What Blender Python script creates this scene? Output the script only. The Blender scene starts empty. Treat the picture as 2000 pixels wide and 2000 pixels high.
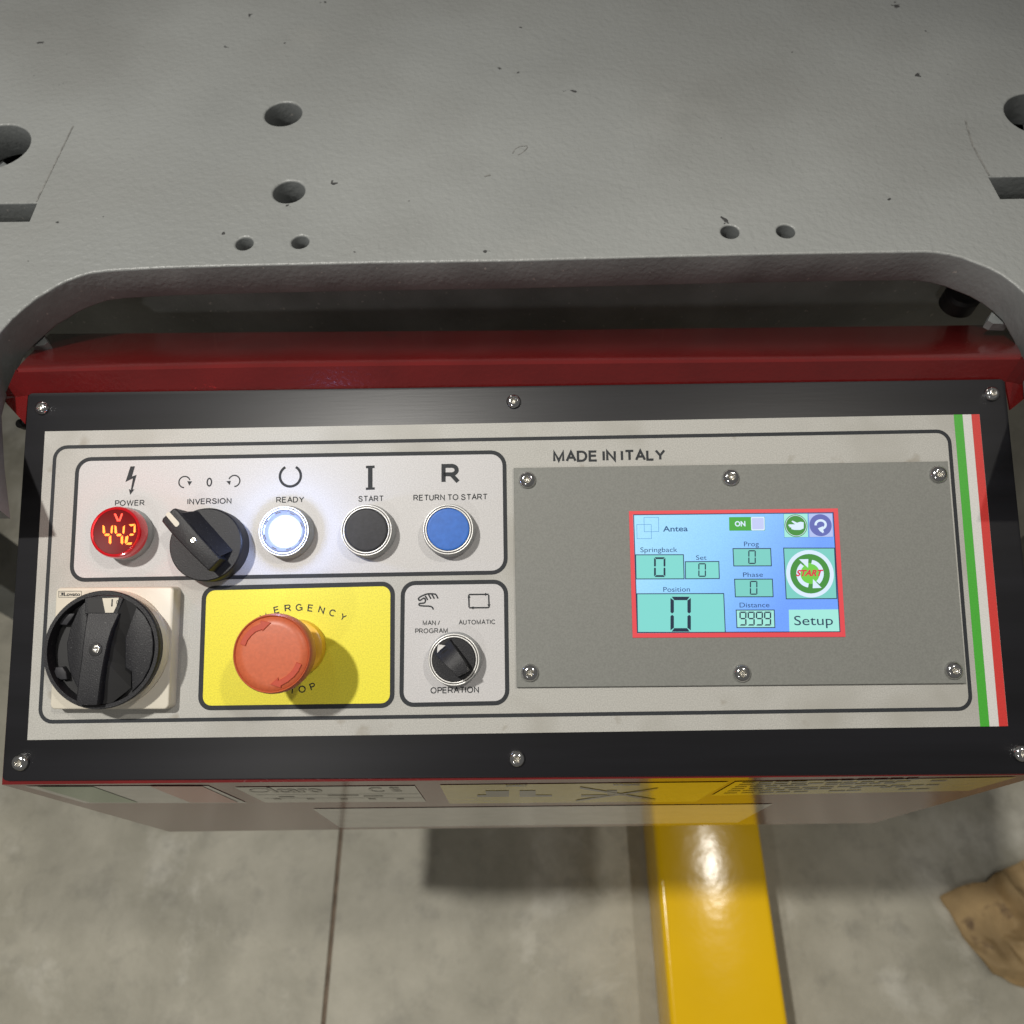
import bpy, bmesh, math, random
from mathutils import Vector, Matrix
random.seed(7)
PI = math.pi

# ------------------------------------------------------------------ camera, world, lamps, exposure
F = 1503.0                                   # focal length in photograph pixels (2000 wide)
CX = Vector((0.99977948, -0.01487148, -0.01482676))   # panel right   (camera frame: x right, y down, z forward)
CD = Vector((0.01288607, 0.99194416, -0.12601882))    # panel down
CN = Vector((0.0165814, 0.12579997, 0.99191705))      # into the panel
A21 = math.radians(21.0)
G = (CN * math.cos(A21) + CD * math.sin(A21)).normalized()   # gravity
XW = CX.normalized(); ZW = -G; YW = ZW.cross(XW).normalized()
PANEL = Vector((0, 0, 0.95))                 # panel centre in the world, floor at z = 0

def c2w(v): return Vector((v.dot(XW), v.dot(YW), v.dot(ZW)))
CAM = PANEL - c2w(Vector((0, 0, 0.442)))
scene = bpy.context.scene
cam_d = bpy.data.cameras.new('camera'); cam = bpy.data.objects.new('camera', cam_d)
scene.collection.objects.link(cam); scene.camera = cam
r_, u_, b_ = c2w(Vector((1, 0, 0))), c2w(Vector((0, -1, 0))), c2w(Vector((0, 0, -1)))
cam.matrix_world = Matrix(((r_.x, u_.x, b_.x, CAM.x), (r_.y, u_.y, b_.y, CAM.y), (r_.z, u_.z, b_.z, CAM.z), (0, 0, 0, 1)))
cam_d.sensor_width = 36; cam_d.lens = 36 * F / 2000; cam_d.clip_start = 0.01; cam_d.clip_end = 60
cam_d.dof.use_dof = True; cam_d.dof.focus_distance = 0.44; cam_d.dof.aperture_fstop = 9.0

world = bpy.data.worlds.new("World"); scene.world = world; world.use_nodes = True
world.node_tree.nodes['Background'].inputs[0].default_value = (1.0, 0.97, 0.92, 1)
world.node_tree.nodes['Background'].inputs[1].default_value = 0.125

def lamp(name, pos, power, radius, col, aim=None, half=30):
    l = bpy.data.lights.new(name, 'SPOT' if aim else 'POINT'); l.energy = power; l.shadow_soft_size = radius; l.color = col
    o = bpy.data.objects.new(name, l); scene.collection.objects.link(o); o.location = pos
    if aim:
        l.spot_size = math.radians(2 * half); l.spot_blend = 1.0
        o.rotation_euler = (Vector(aim) - Vector(pos)).to_track_quat('-Z', 'Y').to_euler()
    return o
lamp('hall_lamp', (-0.77, -0.06, 2.95), 152, 0.045, (1, 0.965, 0.90), aim=(-0.22, -0.34, 0.9), half=35)
lamp('hall_lamp', (0.90, 0.05, 3.1), 54, 0.05, (1, 0.95, 0.86), aim=(-0.05, -0.48, 0.9), half=28)
lamp('hall_lamp', (-0.75, -1.9, 2.4), 20, 0.05, (1, 0.97, 0.92))
scene.view_settings.view_transform = 'Standard'; scene.view_settings.look = 'None'
scene.view_settings.exposure = 0.08; scene.view_settings.gamma = 1
scene.render.engine = 'CYCLES'

# ------------------------------------------------------------------ projections on to the planes of the place
def ray(u, v): return c2w(Vector(((u - 1000) / F, (v - 1000) / F, 1)))
PX, PY, PZ = Vector((1, 0, 0)), c2w(-CD), c2w(-CN)
PMAT = Matrix(((PX.x, PY.x, PZ.x, PANEL.x), (PX.y, PY.y, PZ.y, PANEL.y), (PX.z, PY.z, PZ.z, PANEL.z), (0, 0, 0, 1)))
PINV = PMAT.inverted()
def ph(u, v, h=0.0):                          # point of the panel (its own frame), h metres above its face
    d = ray(u, v); t = ((PANEL + PZ * h) - CAM).dot(PZ) / d.dot(PZ)
    return PINV @ (CAM + d * t)
def p2(u, v, h=0.0):
    p = ph(u, v, h); return (p.x, p.y)
def hz(u, v, z):                              # point of a horizontal plane, world frame
    d = ray(u, v); return CAM + d * ((z - CAM.z) / d.z)
def loc(w): return PINV @ w

# ------------------------------------------------------------------ materials
def srgb(r, g, b):
    f = lambda c: (c / 255 / 12.92) if c / 255 <= 0.04045 else ((c / 255 + 0.055) / 1.055) ** 2.4
    return (f(r), f(g), f(b), 1)
def mat(name, col, rough=0.5, metal=0.0, var=0.0, scale=40.0, bump=0.0, bscale=400.0, emit=None, es=1.0,
        coat=0.0, col2=None, detail=4.0, spec=0.5, rvar=0.0, stretch=None, wear=None):
    m = bpy.data.materials.new(name); m.use_nodes = True; nt = m.node_tree; N = nt.nodes; L = nt.links
    b = N['Principled BSDF']; b.inputs['Base Color'].default_value = col; b.inputs['Roughness'].default_value = rough
    b.inputs['Metallic'].default_value = metal; b.inputs['Specular IOR Level'].default_value = spec
    if coat: b.inputs['Coat Weight'].default_value = coat; b.inputs['Coat Roughness'].default_value = 0.06
    tc = N.new('ShaderNodeTexCoord'); src = tc.outputs['Object']
    if stretch:
        mp = N.new('ShaderNodeMapping'); mp.inputs['Scale'].default_value = stretch; L.new(src, mp.inputs[0]); src = mp.outputs[0]
    outc = None
    if var or col2:
        n = N.new('ShaderNodeTexNoise'); n.inputs['Scale'].default_value = scale; n.inputs['Detail'].default_value = detail
        L.new(src, n.inputs['Vector'])
        cr = N.new('ShaderNodeValToRGB'); L.new(n.outputs[0], cr.inputs[0])
        a = [max(0, x * (1 - var)) for x in col[:3]] + [1]; z = col2 if col2 else [min(1, x * (1 + var)) for x in col[:3]] + [1]
        cr.color_ramp.elements[0].position = 0.34; cr.color_ramp.elements[1].position = 0.66
        cr.color_ramp.elements[0].color = a; cr.color_ramp.elements[1].color = z
        outc = cr.outputs[0]
        if rvar:
            mr = N.new('ShaderNodeMapRange'); L.new(n.outputs[0], mr.inputs[0])
            mr.inputs[3].default_value = rough - rvar; mr.inputs[4].default_value = rough + rvar; L.new(mr.outputs[0], b.inputs['Roughness'])
    if wear:                                  # (colour, scale, low, high): blotches, dust or specks of their own
        for (wc, ws, lo, hi) in wear:
            n2 = N.new('ShaderNodeTexNoise'); n2.inputs['Scale'].default_value = ws; n2.inputs['Detail'].default_value = 3
            L.new(src, n2.inputs['Vector'])
            m2 = N.new('ShaderNodeMapRange'); m2.inputs[1].default_value = lo; m2.inputs[2].default_value = hi; L.new(n2.outputs[0], m2.inputs[0])
            mx = N.new('ShaderNodeMix'); mx.data_type = 'RGBA'; L.new(m2.outputs[0], mx.inputs[0])
            if outc: L.new(outc, mx.inputs[6])
            else: mx.inputs[6].default_value = col
            mx.inputs[7].default_value = wc; outc = mx.outputs[2]
    if outc: L.new(outc, b.inputs['Base Color'])
    if bump:
        n3 = N.new('ShaderNodeTexNoise'); n3.inputs['Scale'].default_value = bscale; n3.inputs['Detail'].default_value = 3
        L.new(src, n3.inputs['Vector'])
        bp = N.new('ShaderNodeBump'); bp.inputs['Strength'].default_value = 1.0; bp.inputs['Distance'].default_value = bump
        L.new(n3.outputs[0], bp.inputs['Height']); L.new(bp.outputs[0], b.inputs['Normal'])
        if coat: L.new(bp.outputs[0], b.inputs['Coat Normal'])
    if emit:
        b.inputs['Emission Color'].default_value = emit; b.inputs['Emission Strength'].default_value = es
    return m

SPK = (0.03, 0.03, 0.03, 1)
M = {}
M['silver'] = mat('satin_silver_foil', (0.40, 0.393, 0.365, 1), 0.48, 0.0, var=0.13, scale=1500, detail=2, wear=[(SPK, 170, 0.775, 0.80), ((0.31, 0.30, 0.265, 1), 16, 0.5, 0.72), ((0.30, 0.28, 0.24, 1), 55, 0.66, 0.74)])
M['white'] = mat('white_print', (0.50, 0.49, 0.49, 1), 0.45, var=0.10, scale=1500, detail=2, wear=[(SPK, 190, 0.775, 0.80)])
M['ink'] = mat('dark_ink', (0.026, 0.029, 0.033, 1), 0.6, var=0.25, scale=1500, detail=2, spec=0.25)
M['yprint'] = mat('yellow_print', (0.74, 0.66, 0.035, 1), 0.45, var=0.10, scale=1300, detail=2, wear=[(SPK, 160, 0.77, 0.80)])
M['gprint'] = mat('green_print', (0.055, 0.36, 0.03, 1), 0.45, var=0.10, scale=1500)
M['rprint'] = mat('red_print', (0.55, 0.035, 0.03, 1), 0.45, var=0.10, scale=1500)
M['wprint'] = mat('white_stripe_print', (0.60, 0.59, 0.57, 1), 0.45, var=0.08, scale=1500)
M['blackplate'] = mat('black_anodised_plate', (0.007, 0.007, 0.009, 1), 0.40, 0.0, var=0.3, scale=60, bump=0.00002, bscale=900, stretch=(0.06, 1, 1), spec=0.42,
                      wear=[((0.35, 0.35, 0.33, 1), 120, 0.80, 0.82)])
M['greyplate'] = mat('grey_powder_coated_plate', (0.185, 0.188, 0.172, 1), 0.5, var=0.08, scale=1100, bump=0.00003, bscale=1500, detail=2, wear=[(SPK, 130, 0.81, 0.83)])
M['red'] = mat('red_gloss_paint', (0.13, 0.007, 0.007, 1), 0.20, var=0.10, scale=25, bump=0.00022, bscale=420, spec=0.6, coat=0.7,
               wear=[((0.04, 0.005, 0.004, 1), 30, 0.70, 0.76)])
M['redface'] = mat('red_gloss_paint_front', (0.13, 0.007, 0.007, 1), 0.13, var=0.08, scale=25, bump=0.00005, bscale=300, spec=0.32)
M['machine'] = mat('grey_machine_enamel', (0.262, 0.272, 0.265, 1), 0.42, var=0.06, scale=6, bump=0.0010, bscale=240, spec=0.55,
                   wear=[((0.31, 0.32, 0.31, 1), 3.2, 0.45, 0.75), ((0.235, 0.24, 0.23, 1), 5.5, 0.50, 0.75), ((0.05, 0.05, 0.05, 1), 75, 0.735, 0.75), ((0.32, 0.325, 0.31, 1), 9, 0.62, 0.85)])
M['cut'] = mat('shaded_machine_paint', (0.17, 0.18, 0.18, 1), 0.5, var=0.22, scale=18, bump=0.0003, bscale=300,
               wear=[((0.34, 0.33, 0.31, 1), 240, 0.70, 0.74)])  # machine paint in a darker copy, shade of the steep faces in its colour
M['seam'] = mat('seam_grey', (0.20, 0.20, 0.19, 1), 0.6, var=0.3, scale=200)
M['joint'] = mat('dirty_floor_joint', (0.16, 0.12, 0.085, 1), 0.8, var=0.3, scale=60)
M['chrome'] = mat('chrome', (0.62, 0.62, 0.62, 1), 0.12, 1.0, bump=0.00008, bscale=600)
M['recess'] = mat('screw_recess_steel', (0.75, 0.73, 0.68, 1), 0.25, 1.0, bump=0.0003, bscale=700)
M['bezel'] = mat('bright_bezel_metal', (0.86, 0.85, 0.82, 1), 0.32, 0.35)
M['groove'] = mat('bezel_groove', (0.06, 0.055, 0.05, 1), 0.4, 0.5)
M['collar'] = mat('grey_plastic_collar', (0.36, 0.37, 0.37, 1), 0.4, var=0.05, scale=300)
M['black'] = mat('black_grained_plastic', (0.010, 0.010, 0.0125, 1), 0.5, var=0.25, scale=1600, bump=0.00012, bscale=1500, spec=0.38,
                 wear=[((0.10, 0.10, 0.10, 1), 1500, 0.66, 0.74)])
M['blackcap'] = mat('black_smooth_plastic', (0.024, 0.024, 0.028, 1), 0.5, var=0.15, scale=400, spec=0.3, bump=0.00003, bscale=800)
M['blackdeep'] = mat('black_recess_plastic', (0.012, 0.012, 0.013, 1), 0.6)
M['blue'] = mat('blue_plastic', (0.035, 0.14, 0.50, 1), 0.48, spec=0.35, var=0.08, scale=300, bump=0.00003, bscale=900)
M['ered'] = mat('faded_red_plastic', (0.52, 0.115, 0.046, 1), 0.42, var=0.07, scale=700, bump=0.00003, bscale=900, spec=0.5)
M['ered2'] = mat('moulded_red_arrow', (0.46, 0.062, 0.030, 1), 0.36, var=0.05, scale=700)
M['eyellow'] = mat('yellow_plastic', (0.80, 0.46, 0.03, 1), 0.35, var=0.05, scale=200)
M['cream'] = mat('cream_plastic', (0.60, 0.56, 0.47, 1), 0.38, var=0.03, scale=90, bump=0.00003, bscale=1200)
M['yellow'] = mat('yellow_gloss_paint', (0.92, 0.56, 0.006, 1), 0.16, var=0.06, scale=5, bump=0.0004, bscale=26, spec=0.35)
M['lensred'] = mat('red_lens', (0.03, 0.001, 0.001, 1), 0.5, spec=0.2, emit=(0.5, 0.0, 0.002, 1), es=0.22)
M['lensside'] = mat('red_lens_side', (0.22, 0.004, 0.008, 1), 0.16, emit=(1.0, 0.01, 0.02, 1), es=0.22, coat=0.5)
M['digit'] = mat('glowing_digit', (0.8, 0.3, 0.02, 1), 0.4, emit=(1.0, 0.16, 0.006, 1), es=1.9)
M['digitred'] = mat('glowing_red_letter', (0.8, 0.05, 0.02, 1), 0.4, emit=(1.0, 0.045, 0.012, 1), es=1.3)
M['lampwhite'] = mat('lit_white_lens', (0.9, 0.9, 0.9, 1), 0.3, emit=(0.86, 0.92, 1.0, 1), es=9.0)
M['lampring'] = mat('lit_lens_edge', (0.12, 0.13, 0.18, 1), 0.15, emit=(0.55, 0.66, 1.0, 1), es=0.30)
M['paper'] = mat('brown_kraft_paper', (0.36, 0.25, 0.12, 1), 0.75, var=0.3, scale=12, bump=0.004, bscale=30, wear=[((0.14, 0.09, 0.05, 1), 26, 0.58, 0.70)])
M['label'] = mat('pale_label_film', (0.44, 0.42, 0.36, 1), 0.13, var=0.06, scale=60, spec=0.5)
M['ylabel'] = mat('yellow_label_film', (0.50, 0.38, 0.03, 1), 0.13, var=0.06, scale=60)
M['wlabel'] = mat('white_label_film', (0.52, 0.50, 0.46, 1), 0.13, var=0.05, scale=60)
M['glabel'] = mat('green_label_film', (0.06, 0.20, 0.06, 1), 0.13)
M['rlabel'] = mat('red_label_film', (0.42, 0.07, 0.05, 1), 0.13)
M['inkgloss'] = mat('grey_label_ink', (0.12, 0.10, 0.07, 1), 0.15)
for k_ in ('label', 'ylabel', 'wlabel', 'glabel', 'rlabel', 'inkgloss'): M[k_].node_tree.nodes['Principled BSDF'].inputs['IOR'].default_value = 1.55

# concrete floor: cloudy, trowel marks, pale worn patches
def concrete():
    m = bpy.data.materials.new('worn_concrete'); m.use_nodes = True; N = m.node_tree.nodes; L = m.node_tree.links; b = N['Principled BSDF']
    tc = N.new('ShaderNodeTexCoord')
    def nz(s, d, dist=0.0):
        n = N.new('ShaderNodeTexNoise'); n.inputs['Scale'].default_value = s; n.inputs['Detail'].default_value = d
        n.inputs['Distortion'].default_value = dist; n.inputs['Roughness'].default_value = 0.66; L.new(tc.outputs['Object'], n.inputs['Vector']); return n
    a = nz(5.0, 12, 0.15); cr = N.new('ShaderNodeValToRGB'); L.new(a.outputs[0], cr.inputs[0])
    e = cr.color_ramp.elements; e[0].position = 0.30; e[0].color = (0.30, 0.285, 0.225, 1); e[1].position = 0.66; e[1].color = (0.50, 0.475, 0.39, 1)
    c = nz(4.2, 12, 0.3); mr = N.new('ShaderNodeMapRange'); mr.inputs[1].default_value = 0.55; mr.inputs[2].default_value = 0.74; L.new(c.outputs[0], mr.inputs[0])
    fac = N.new('ShaderNodeMath'); fac.operation = 'MULTIPLY'; fac.inputs[1].default_value = 0.75; L.new(mr.outputs[0], fac.inputs[0])
    mx = N.new('ShaderNodeMix'); mx.data_type = 'RGBA'; L.new(fac.outputs[0], mx.inputs[0]); L.new(cr.outputs[0], mx.inputs[6]); mx.inputs[7].default_value = (0.78, 0.76, 0.68, 1)
    d = nz(17, 12, 0.2); mr2 = N.new('ShaderNodeMapRange'); mr2.inputs[1].default_value = 0.52; mr2.inputs[2].default_value = 0.70; mr2.inputs[4].default_value = 0.45; L.new(d.outputs[0], mr2.inputs[0])
    mx2 = N.new('ShaderNodeMix'); mx2.data_type = 'RGBA'; L.new(mr2.outputs[0], mx2.inputs[0]); L.new(mx.outputs[2], mx2.inputs[6]); mx2.inputs[7].default_value = (0.20, 0.19, 0.16, 1)
    L.new(mx2.outputs[2], b.inputs['Base Color'])
    b.inputs['Roughness'].default_value = 0.55
    bp = N.new('ShaderNodeBump'); bp.inputs['Distance'].default_value = 0.003; L.new(d.outputs[0], bp.inputs['Height']); L.new(bp.outputs[0], b.inputs['Normal'])
    return m
M['concrete'] = concrete()

# ------------------------------------------------------------------ mesh helpers
COL = scene.collection
def empty(name, mtx, label, cat):
    o = bpy.data.objects.new(name, None); COL.objects.link(o); o.matrix_world = mtx; o.empty_display_size = 0.05
    o['label'] = label; o['category'] = cat; return o
def link(name, me, material, parent=None, label=None, smooth=False, kind=None):
    me.name = name; o = bpy.data.objects.new(name, me); COL.objects.link(o)
    me.materials.clear(); me.materials.append(material)
    if smooth:
        for p in me.polygons: p.use_smooth = True
    if parent: o.parent = parent
    if label: o['label'] = label
    if kind: o['kind'] = kind
    return o
def sharp(me, ang=35):
    bm = bmesh.new(); bm.from_mesh(me)
    for f in bm.faces: f.smooth = True
    for e in bm.edges:
        if len(e.link_faces) == 2 and e.calc_face_angle(0) > math.radians(ang): e.smooth = False
    bm.to_mesh(me); bm.free()
def raw(name, verts, faces, material, parent=None, label=None, smooth=False, kind=None):
    me = bpy.data.meshes.new(name); me.from_pydata([tuple(v) for v in verts], [], faces); me.update()
    bm = bmesh.new(); bm.from_mesh(me); bmesh.ops.recalc_face_normals(bm, faces=bm.faces); bm.to_mesh(me); bm.free()
    return link(name, me, material, parent, label, smooth, kind)
def prism(name, pts, z0, z1, material, parent=None, label=None, bevel=0.0, segs=3, base_scale=None):
    n = len(pts); bm = bmesh.new()
    if base_scale:
        cx = sum(p[0] for p in pts) / n; cy = sum(p[1] for p in pts) / n
        lo = [bm.verts.new((cx + (x - cx) * base_scale, cy + (y - cy) * base_scale, z0)) for x, y in pts]
    else: lo = [bm.verts.new((x, y, z0)) for x, y in pts]
    hi = [bm.verts.new((x, y, z1)) for x, y in pts]
    top = bm.faces.new(hi); bot = bm.faces.new(lo[::-1])
    for i in range(n): bm.faces.new((lo[i], lo[(i + 1) % n], hi[(i + 1) % n], hi[i]))
    bmesh.ops.recalc_face_normals(bm, faces=bm.faces)
    if bevel:
        ed = [e for e in bm.edges if abs(e.verts[0].co.z - z1) < 1e-9 and abs(e.verts[1].co.z - z1) < 1e-9]
        bmesh.ops.bevel(bm, geom=ed, offset=bevel, segments=segs, profile=0.5, affect='EDGES')
    me = bpy.data.meshes.new(name); bm.to_mesh(me); bm.free(); sharp(me)
    return link(name, me, material, parent, label)
def sheet(name, pts, z, material, parent=None, label=None):     # flat print
    bm = bmesh.new(); f = bm.faces.new([bm.verts.new((x, y, z)) for x, y in pts])
    bmesh.ops.triangulate(bm, faces=[f]); bmesh.ops.recalc_face_normals(bm, faces=bm.faces)
    for q in bm.faces:
        if q.normal.z < 0: q.normal_flip()
    me = bpy.data.meshes.new(name); bm.to_mesh(me); bm.free(); return link(name, me, material, parent, label)
def ribbon_vf(pts, w, closed=False):
    n = len(pts); V = []; Fc = []
    for i in range(n):
        p = Vector(pts[i][:2])
        a = Vector(pts[(i - 1) % n][:2]) if (closed or i > 0) else None
        b = Vector(pts[(i + 1) % n][:2]) if (closed or i < n - 1) else None
        d1 = (p - a).normalized() if a else None; d2 = (b - p).normalized() if b else None
        if d1 is None: d1 = d2
        if d2 is None: d2 = d1
        t = (d1 + d2); t = t.normalized() if t.length > 1e-6 else d1
        nn = Vector((-t.y, t.x)); k = max(0.4, nn.dot(Vector((-d1.y, d1.x))))
        V += [p + nn * (w / 2 / k), p - nn * (w / 2 / k)]
    m = n if closed else n - 1
    for i in range(m):
        j = (i + 1) % n; Fc.append((2 * i, 2 * j, 2 * j + 1, 2 * i + 1))
    return V, Fc
def ribbon(name, pts, w, z, material, parent=None, closed=False, label=None):
    V, Fc = ribbon_vf(pts, w, closed)
    return raw(name, [(v.x, v.y, z) for v in V], Fc, material, parent, label)
def multi(name, items, z, material, parent, label=None):        # several strokes/fills of one printed symbol in one mesh
    V = []; Fc = []
    for k, it in enumerate(items):
        zz = z + k * 0.000008
        if it[0] == 'r':
            v, f = ribbon_vf(it[1], it[2], it[3] if len(it) > 3 else False)
            Fc += [tuple(i + len(V) for i in q) for q in f]; V += [(a.x, a.y, zz) for a in v]
        else:
            Fc.append(tuple(range(len(V), len(V) + len(it[1])))); V += [(a[0], a[1], zz) for a in it[1]]
    return raw(name, V, Fc, material, parent, label)
def arc(cx, cy, r, a0, a1, n=24):
    return [(cx + r * math.cos(math.radians(a0 + (a1 - a0) * i / n)), cy + r * math.sin(math.radians(a0 + (a1 - a0) * i / n))) for i in range(n + 1)]
def rquad(c, r, n=7):                                           # rounded quadrilateral outline
    out = []; k = len(c)
    for i in range(k):
        P = Vector(c[i]); A = Vector(c[i - 1]); B = Vector(c[(i + 1) % k])
        a = P + (A - P).normalized() * r; b = P + (B - P).normalized() * r
        for j in range(n + 1):
            t = j / n; q = 0.5523 * r
            h1 = a + (P - a).normalized() * q; h2 = b + (P - b).normalized() * q
            s = 1 - t; out.append(tuple(a * s ** 3 + h1 * 3 * s * s * t + h2 * 3 * s * t * t + b * t ** 3))
    return out
def grow(c, d):
    cx = sum(p[0] for p in c) / len(c); cy = sum(p[1] for p in c) / len(c)
    return [(x + d * (1 if x > cx else -1), y + d * (1 if y > cy else -1)) for x, y in c]
def lathe(name, c, prof, material, parent=None, label=None, n=72, ang=35):
    V = []; Fc = []
    for (r, z) in prof:
        for i in range(n):
            a = 2 * PI * i / n; V.append((c[0] + r * math.cos(a), c[1] + r * math.sin(a), z))
    for k in range(len(prof) - 1):
        for i in range(n):
            j = (i + 1) % n; Fc.append((k * n + i, k * n + j, (k + 1) * n + j, (k + 1) * n + i))
    me = bpy.data.meshes.new(name); me.from_pydata(V, [], Fc)
    bm = bmesh.new(); bm.from_mesh(me); bmesh.ops.remove_doubles(bm, verts=bm.verts, dist=1e-7)
    bmesh.ops.recalc_face_normals(bm, faces=bm.faces)
    top = max(bm.faces, key=lambda f: f.calc_center_median().z)
    if top.normal.z < -0.1: bmesh.ops.reverse_faces(bm, faces=bm.faces)
    bm.to_mesh(me); bm.free(); sharp(me, ang)
    return link(name, me, material, parent, label)

HCAP = None
def text_mesh(s, bold=0.0, shear=0.0, space=1.0):
    cu = bpy.data.curves.new('t', 'FONT'); cu.body = s; cu.size = 1; cu.offset = bold; cu.shear = shear; cu.resolution_u = 4; cu.space_character = space
    o = bpy.data.objects.new('t', cu); COL.objects.link(o)
    dg = bpy.context.evaluated_depsgraph_get(); me = bpy.data.meshes.new_from_object(o.evaluated_get(dg))
    bpy.data.objects.remove(o); bpy.data.curves.remove(cu); return me
_h = text_mesh('H'); HCAP = max(v.co.y for v in _h.vertices) - min(v.co.y for v in _h.vertices)
def text3(name, s, P0, P1, cap, up, material, parent, bold=0.0, shear=0.0, space=1.0, label=None):
    me = text_mesh(s, bold, shear, space)
    x0 = min(v.co.x for v in me.vertices); x1 = max(v.co.x for v in me.vertices)
    ex = (P1 - P0) / (x1 - x0); ey = up * (cap / (HCAP + 2 * bold))
    for v in me.vertices: v.co = P0 + ex * (v.co.x - x0) + ey * (v.co.y + bold)
    return link(name, me, material, parent, label)
def el(cx, cy, rx, ry, a0, a1, n=14):
    return [(cx + rx * math.cos(math.radians(a0 + (a1 - a0) * i / n)), cy + ry * math.sin(math.radians(a0 + (a1 - a0) * i / n))) for i in range(n + 1)]
GL = {
 'A': (.72, [[(0, 0), (.36, 1), (.72, 0)], [(.13, .36), (.59, .36)]]), 'C': (.76, [el(.40, .5, .40, .5, 42, 318, 22)]),
 'D': (.68, [[(.30, 1), (0, 1), (0, 0), (.30, 0)] + el(.30, .5, .38, .5, -85, 85) + [(.30, 1)]]), 'E': (.56, [[(.56, 1), (0, 1), (0, 0), (.58, 0)], [(0, .53), (.52, .53)]]),
 'G': (.80, [el(.40, .5, .40, .5, 42, 306, 22) + [(.80, .14), (.80, .46), (.46, .46)]]), 'I': (.0, [[(0, 0), (0, 1)]]), 'L': (.50, [[(0, 1), (0, 0), (.50, 0)]]),
 'M': (.74, [[(0, 0), (0, 1), (.37, .06), (.74, 1), (.74, 0)]]), 'N': (.62, [[(0, 0), (0, 1), (.62, 0), (.62, 1)]]), 'O': (.82, [el(.41, .5, .41, .5, 0, 360, 30)]),
 'P': (.58, [[(0, 0), (0, 1), (.34, 1)] + el(.34, .735, .24, .265, 85, -85, 10) + [(.34, .47), (0, .47)]]),
 'R': (.64, [[(0, 0), (0, 1), (.38, 1)] + el(.38, .735, .24, .265, 85, -85, 10) + [(.38, .47), (0, .47)], [(.36, .47), (.68, 0)]]),
 'S': (.62, [[(.58, .74), (.54, .88), (.42, .98), (.30, 1), (.17, .98), (.07, .89), (.04, .76), (.09, .64), (.22, .56), (.40, .50), (.54, .42), (.61, .30), (.59, .14), (.47, .02), (.31, 0), (.14, .03), (.04, .13), (0, .28)]]),
 'T': (.66, [[(0, 1), (.66, 1)], [(.33, 1), (.33, 0)]]), 'U': (.62, [[(0, 1), (0, .32)] + el(.31, .31, .31, .31, 185, 355, 12) + [(.62, .32), (.62, 1)]]),
 'V': (.70, [[(0, 1), (.35, 0), (.70, 1)]]), 'W': (1.02, [[(0, 1), (.25, 0), (.51, 1), (.77, 0), (1.02, 1)]]), 'Y': (.70, [[(0, 1), (.35, .44), (.70, 1)], [(.35, .44), (.35, 0)]]),
 '/': (.30, [[(0, 0), (.30, 1)]]), '0': (.50, [el(.25, .5, .25, .5, 0, 360, 26)]), 'V_': None}
def stroke_text(name, s, P0, P1, cap, up, wt, material, parent, label=None):
    """capitals drawn as even strokes of weight wt (in cap heights), fitted between P0 and P1"""
    x = 0; lines = []; g = (0.13 if wt < 0.19 else 0.10) + wt
    for ch in s:
        if ch == ' ': x += 0.30; continue
        w, ls = GL[ch]
        k = 1 - wt
        for l in ls: lines.append([(x + wt / 2 + a * 1.0, wt / 2 + b * k) for a, b in l])
        x += w + g * (0.72 if ch in 'ATVYLP' else 1.0)
    total = x - g + wt + 0.001 if s[-1] not in 'ATVYLP' else x - g * 0.72 + wt
    ex = (P1 - P0) / total; eyv = up * cap; nz_ = Vector((0, 0, 1)); V = []; Fc = []
    for q, l in enumerate(lines):
        a = (Vector(l[0]) - Vector(l[-1])).length < 1e-4
        v, f = ribbon_vf(l[:-1] if a else l, wt, a)
        Fc += [tuple(i + len(V) for i in t) for t in f]
        V += [P0 + ex * p.x + eyv * p.y + ex.cross(up).normalized() * (0.000006 * (q % 4)) for p in v]
    return raw(name, V, Fc, material, parent, label)
def cap_mm(u, v, px, h=0): return (ph(u, v, h) - ph(u, v - px, h)).length
def text(s, a, b, cappx, h=0.00008, material=None, parent=None, bold=0.0, shear=0.0, space=1.0, name='caption', label=None):
    P0, P1 = ph(a[0], a[1], h), ph(b[0], b[1], h)
    d = (P1 - P0).normalized(); up = Vector((-d.y, d.x, 0))
    cp = cap_mm(a[0], a[1], cappx, h)
    if not material and all(ch in GL or ch == ' ' for ch in s): return stroke_text(name, s, P0, P1, cp, up, 0.165 if bold < 0.02 else 0.20, M['ink'], parent, label)
    return text3(name, s, P0, P1, cp, up, material or M['ink'], parent, bold, shear, space, label)

# ================================================================== SETTING: floor
zf = 0.0
fl = raw('floor', [(-4, -4, -0.003), (4, -4, -0.003), (4, 4, -0.003), (-4, 4, -0.003)], [(0, 1, 2, 3)], M['joint'], kind='structure')
def slab(x0, x1, y0, y1, z=0.0):
    w = 0.0036
    V = [(x0 + w, y0 + w, -0.0028), (x1 - w, y0 + w, -0.0028), (x1 - w, y1 - w, -0.0028), (x0 + w, y1 - w, -0.0028)]
    V += [(a, b, z) for a, b, _ in V]
    return raw('slab', V, [(3, 2, 1, 0), (4, 5, 6, 7), (0, 1, 5, 4), (1, 2, 6, 5), (2, 3, 7, 6), (3, 0, 4, 7)], M['concrete'], fl)
jx = hz(660, 1690, 0).x
slab(-4, jx, -4, 4); slab(jx, 4, -4, 4)

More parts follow.
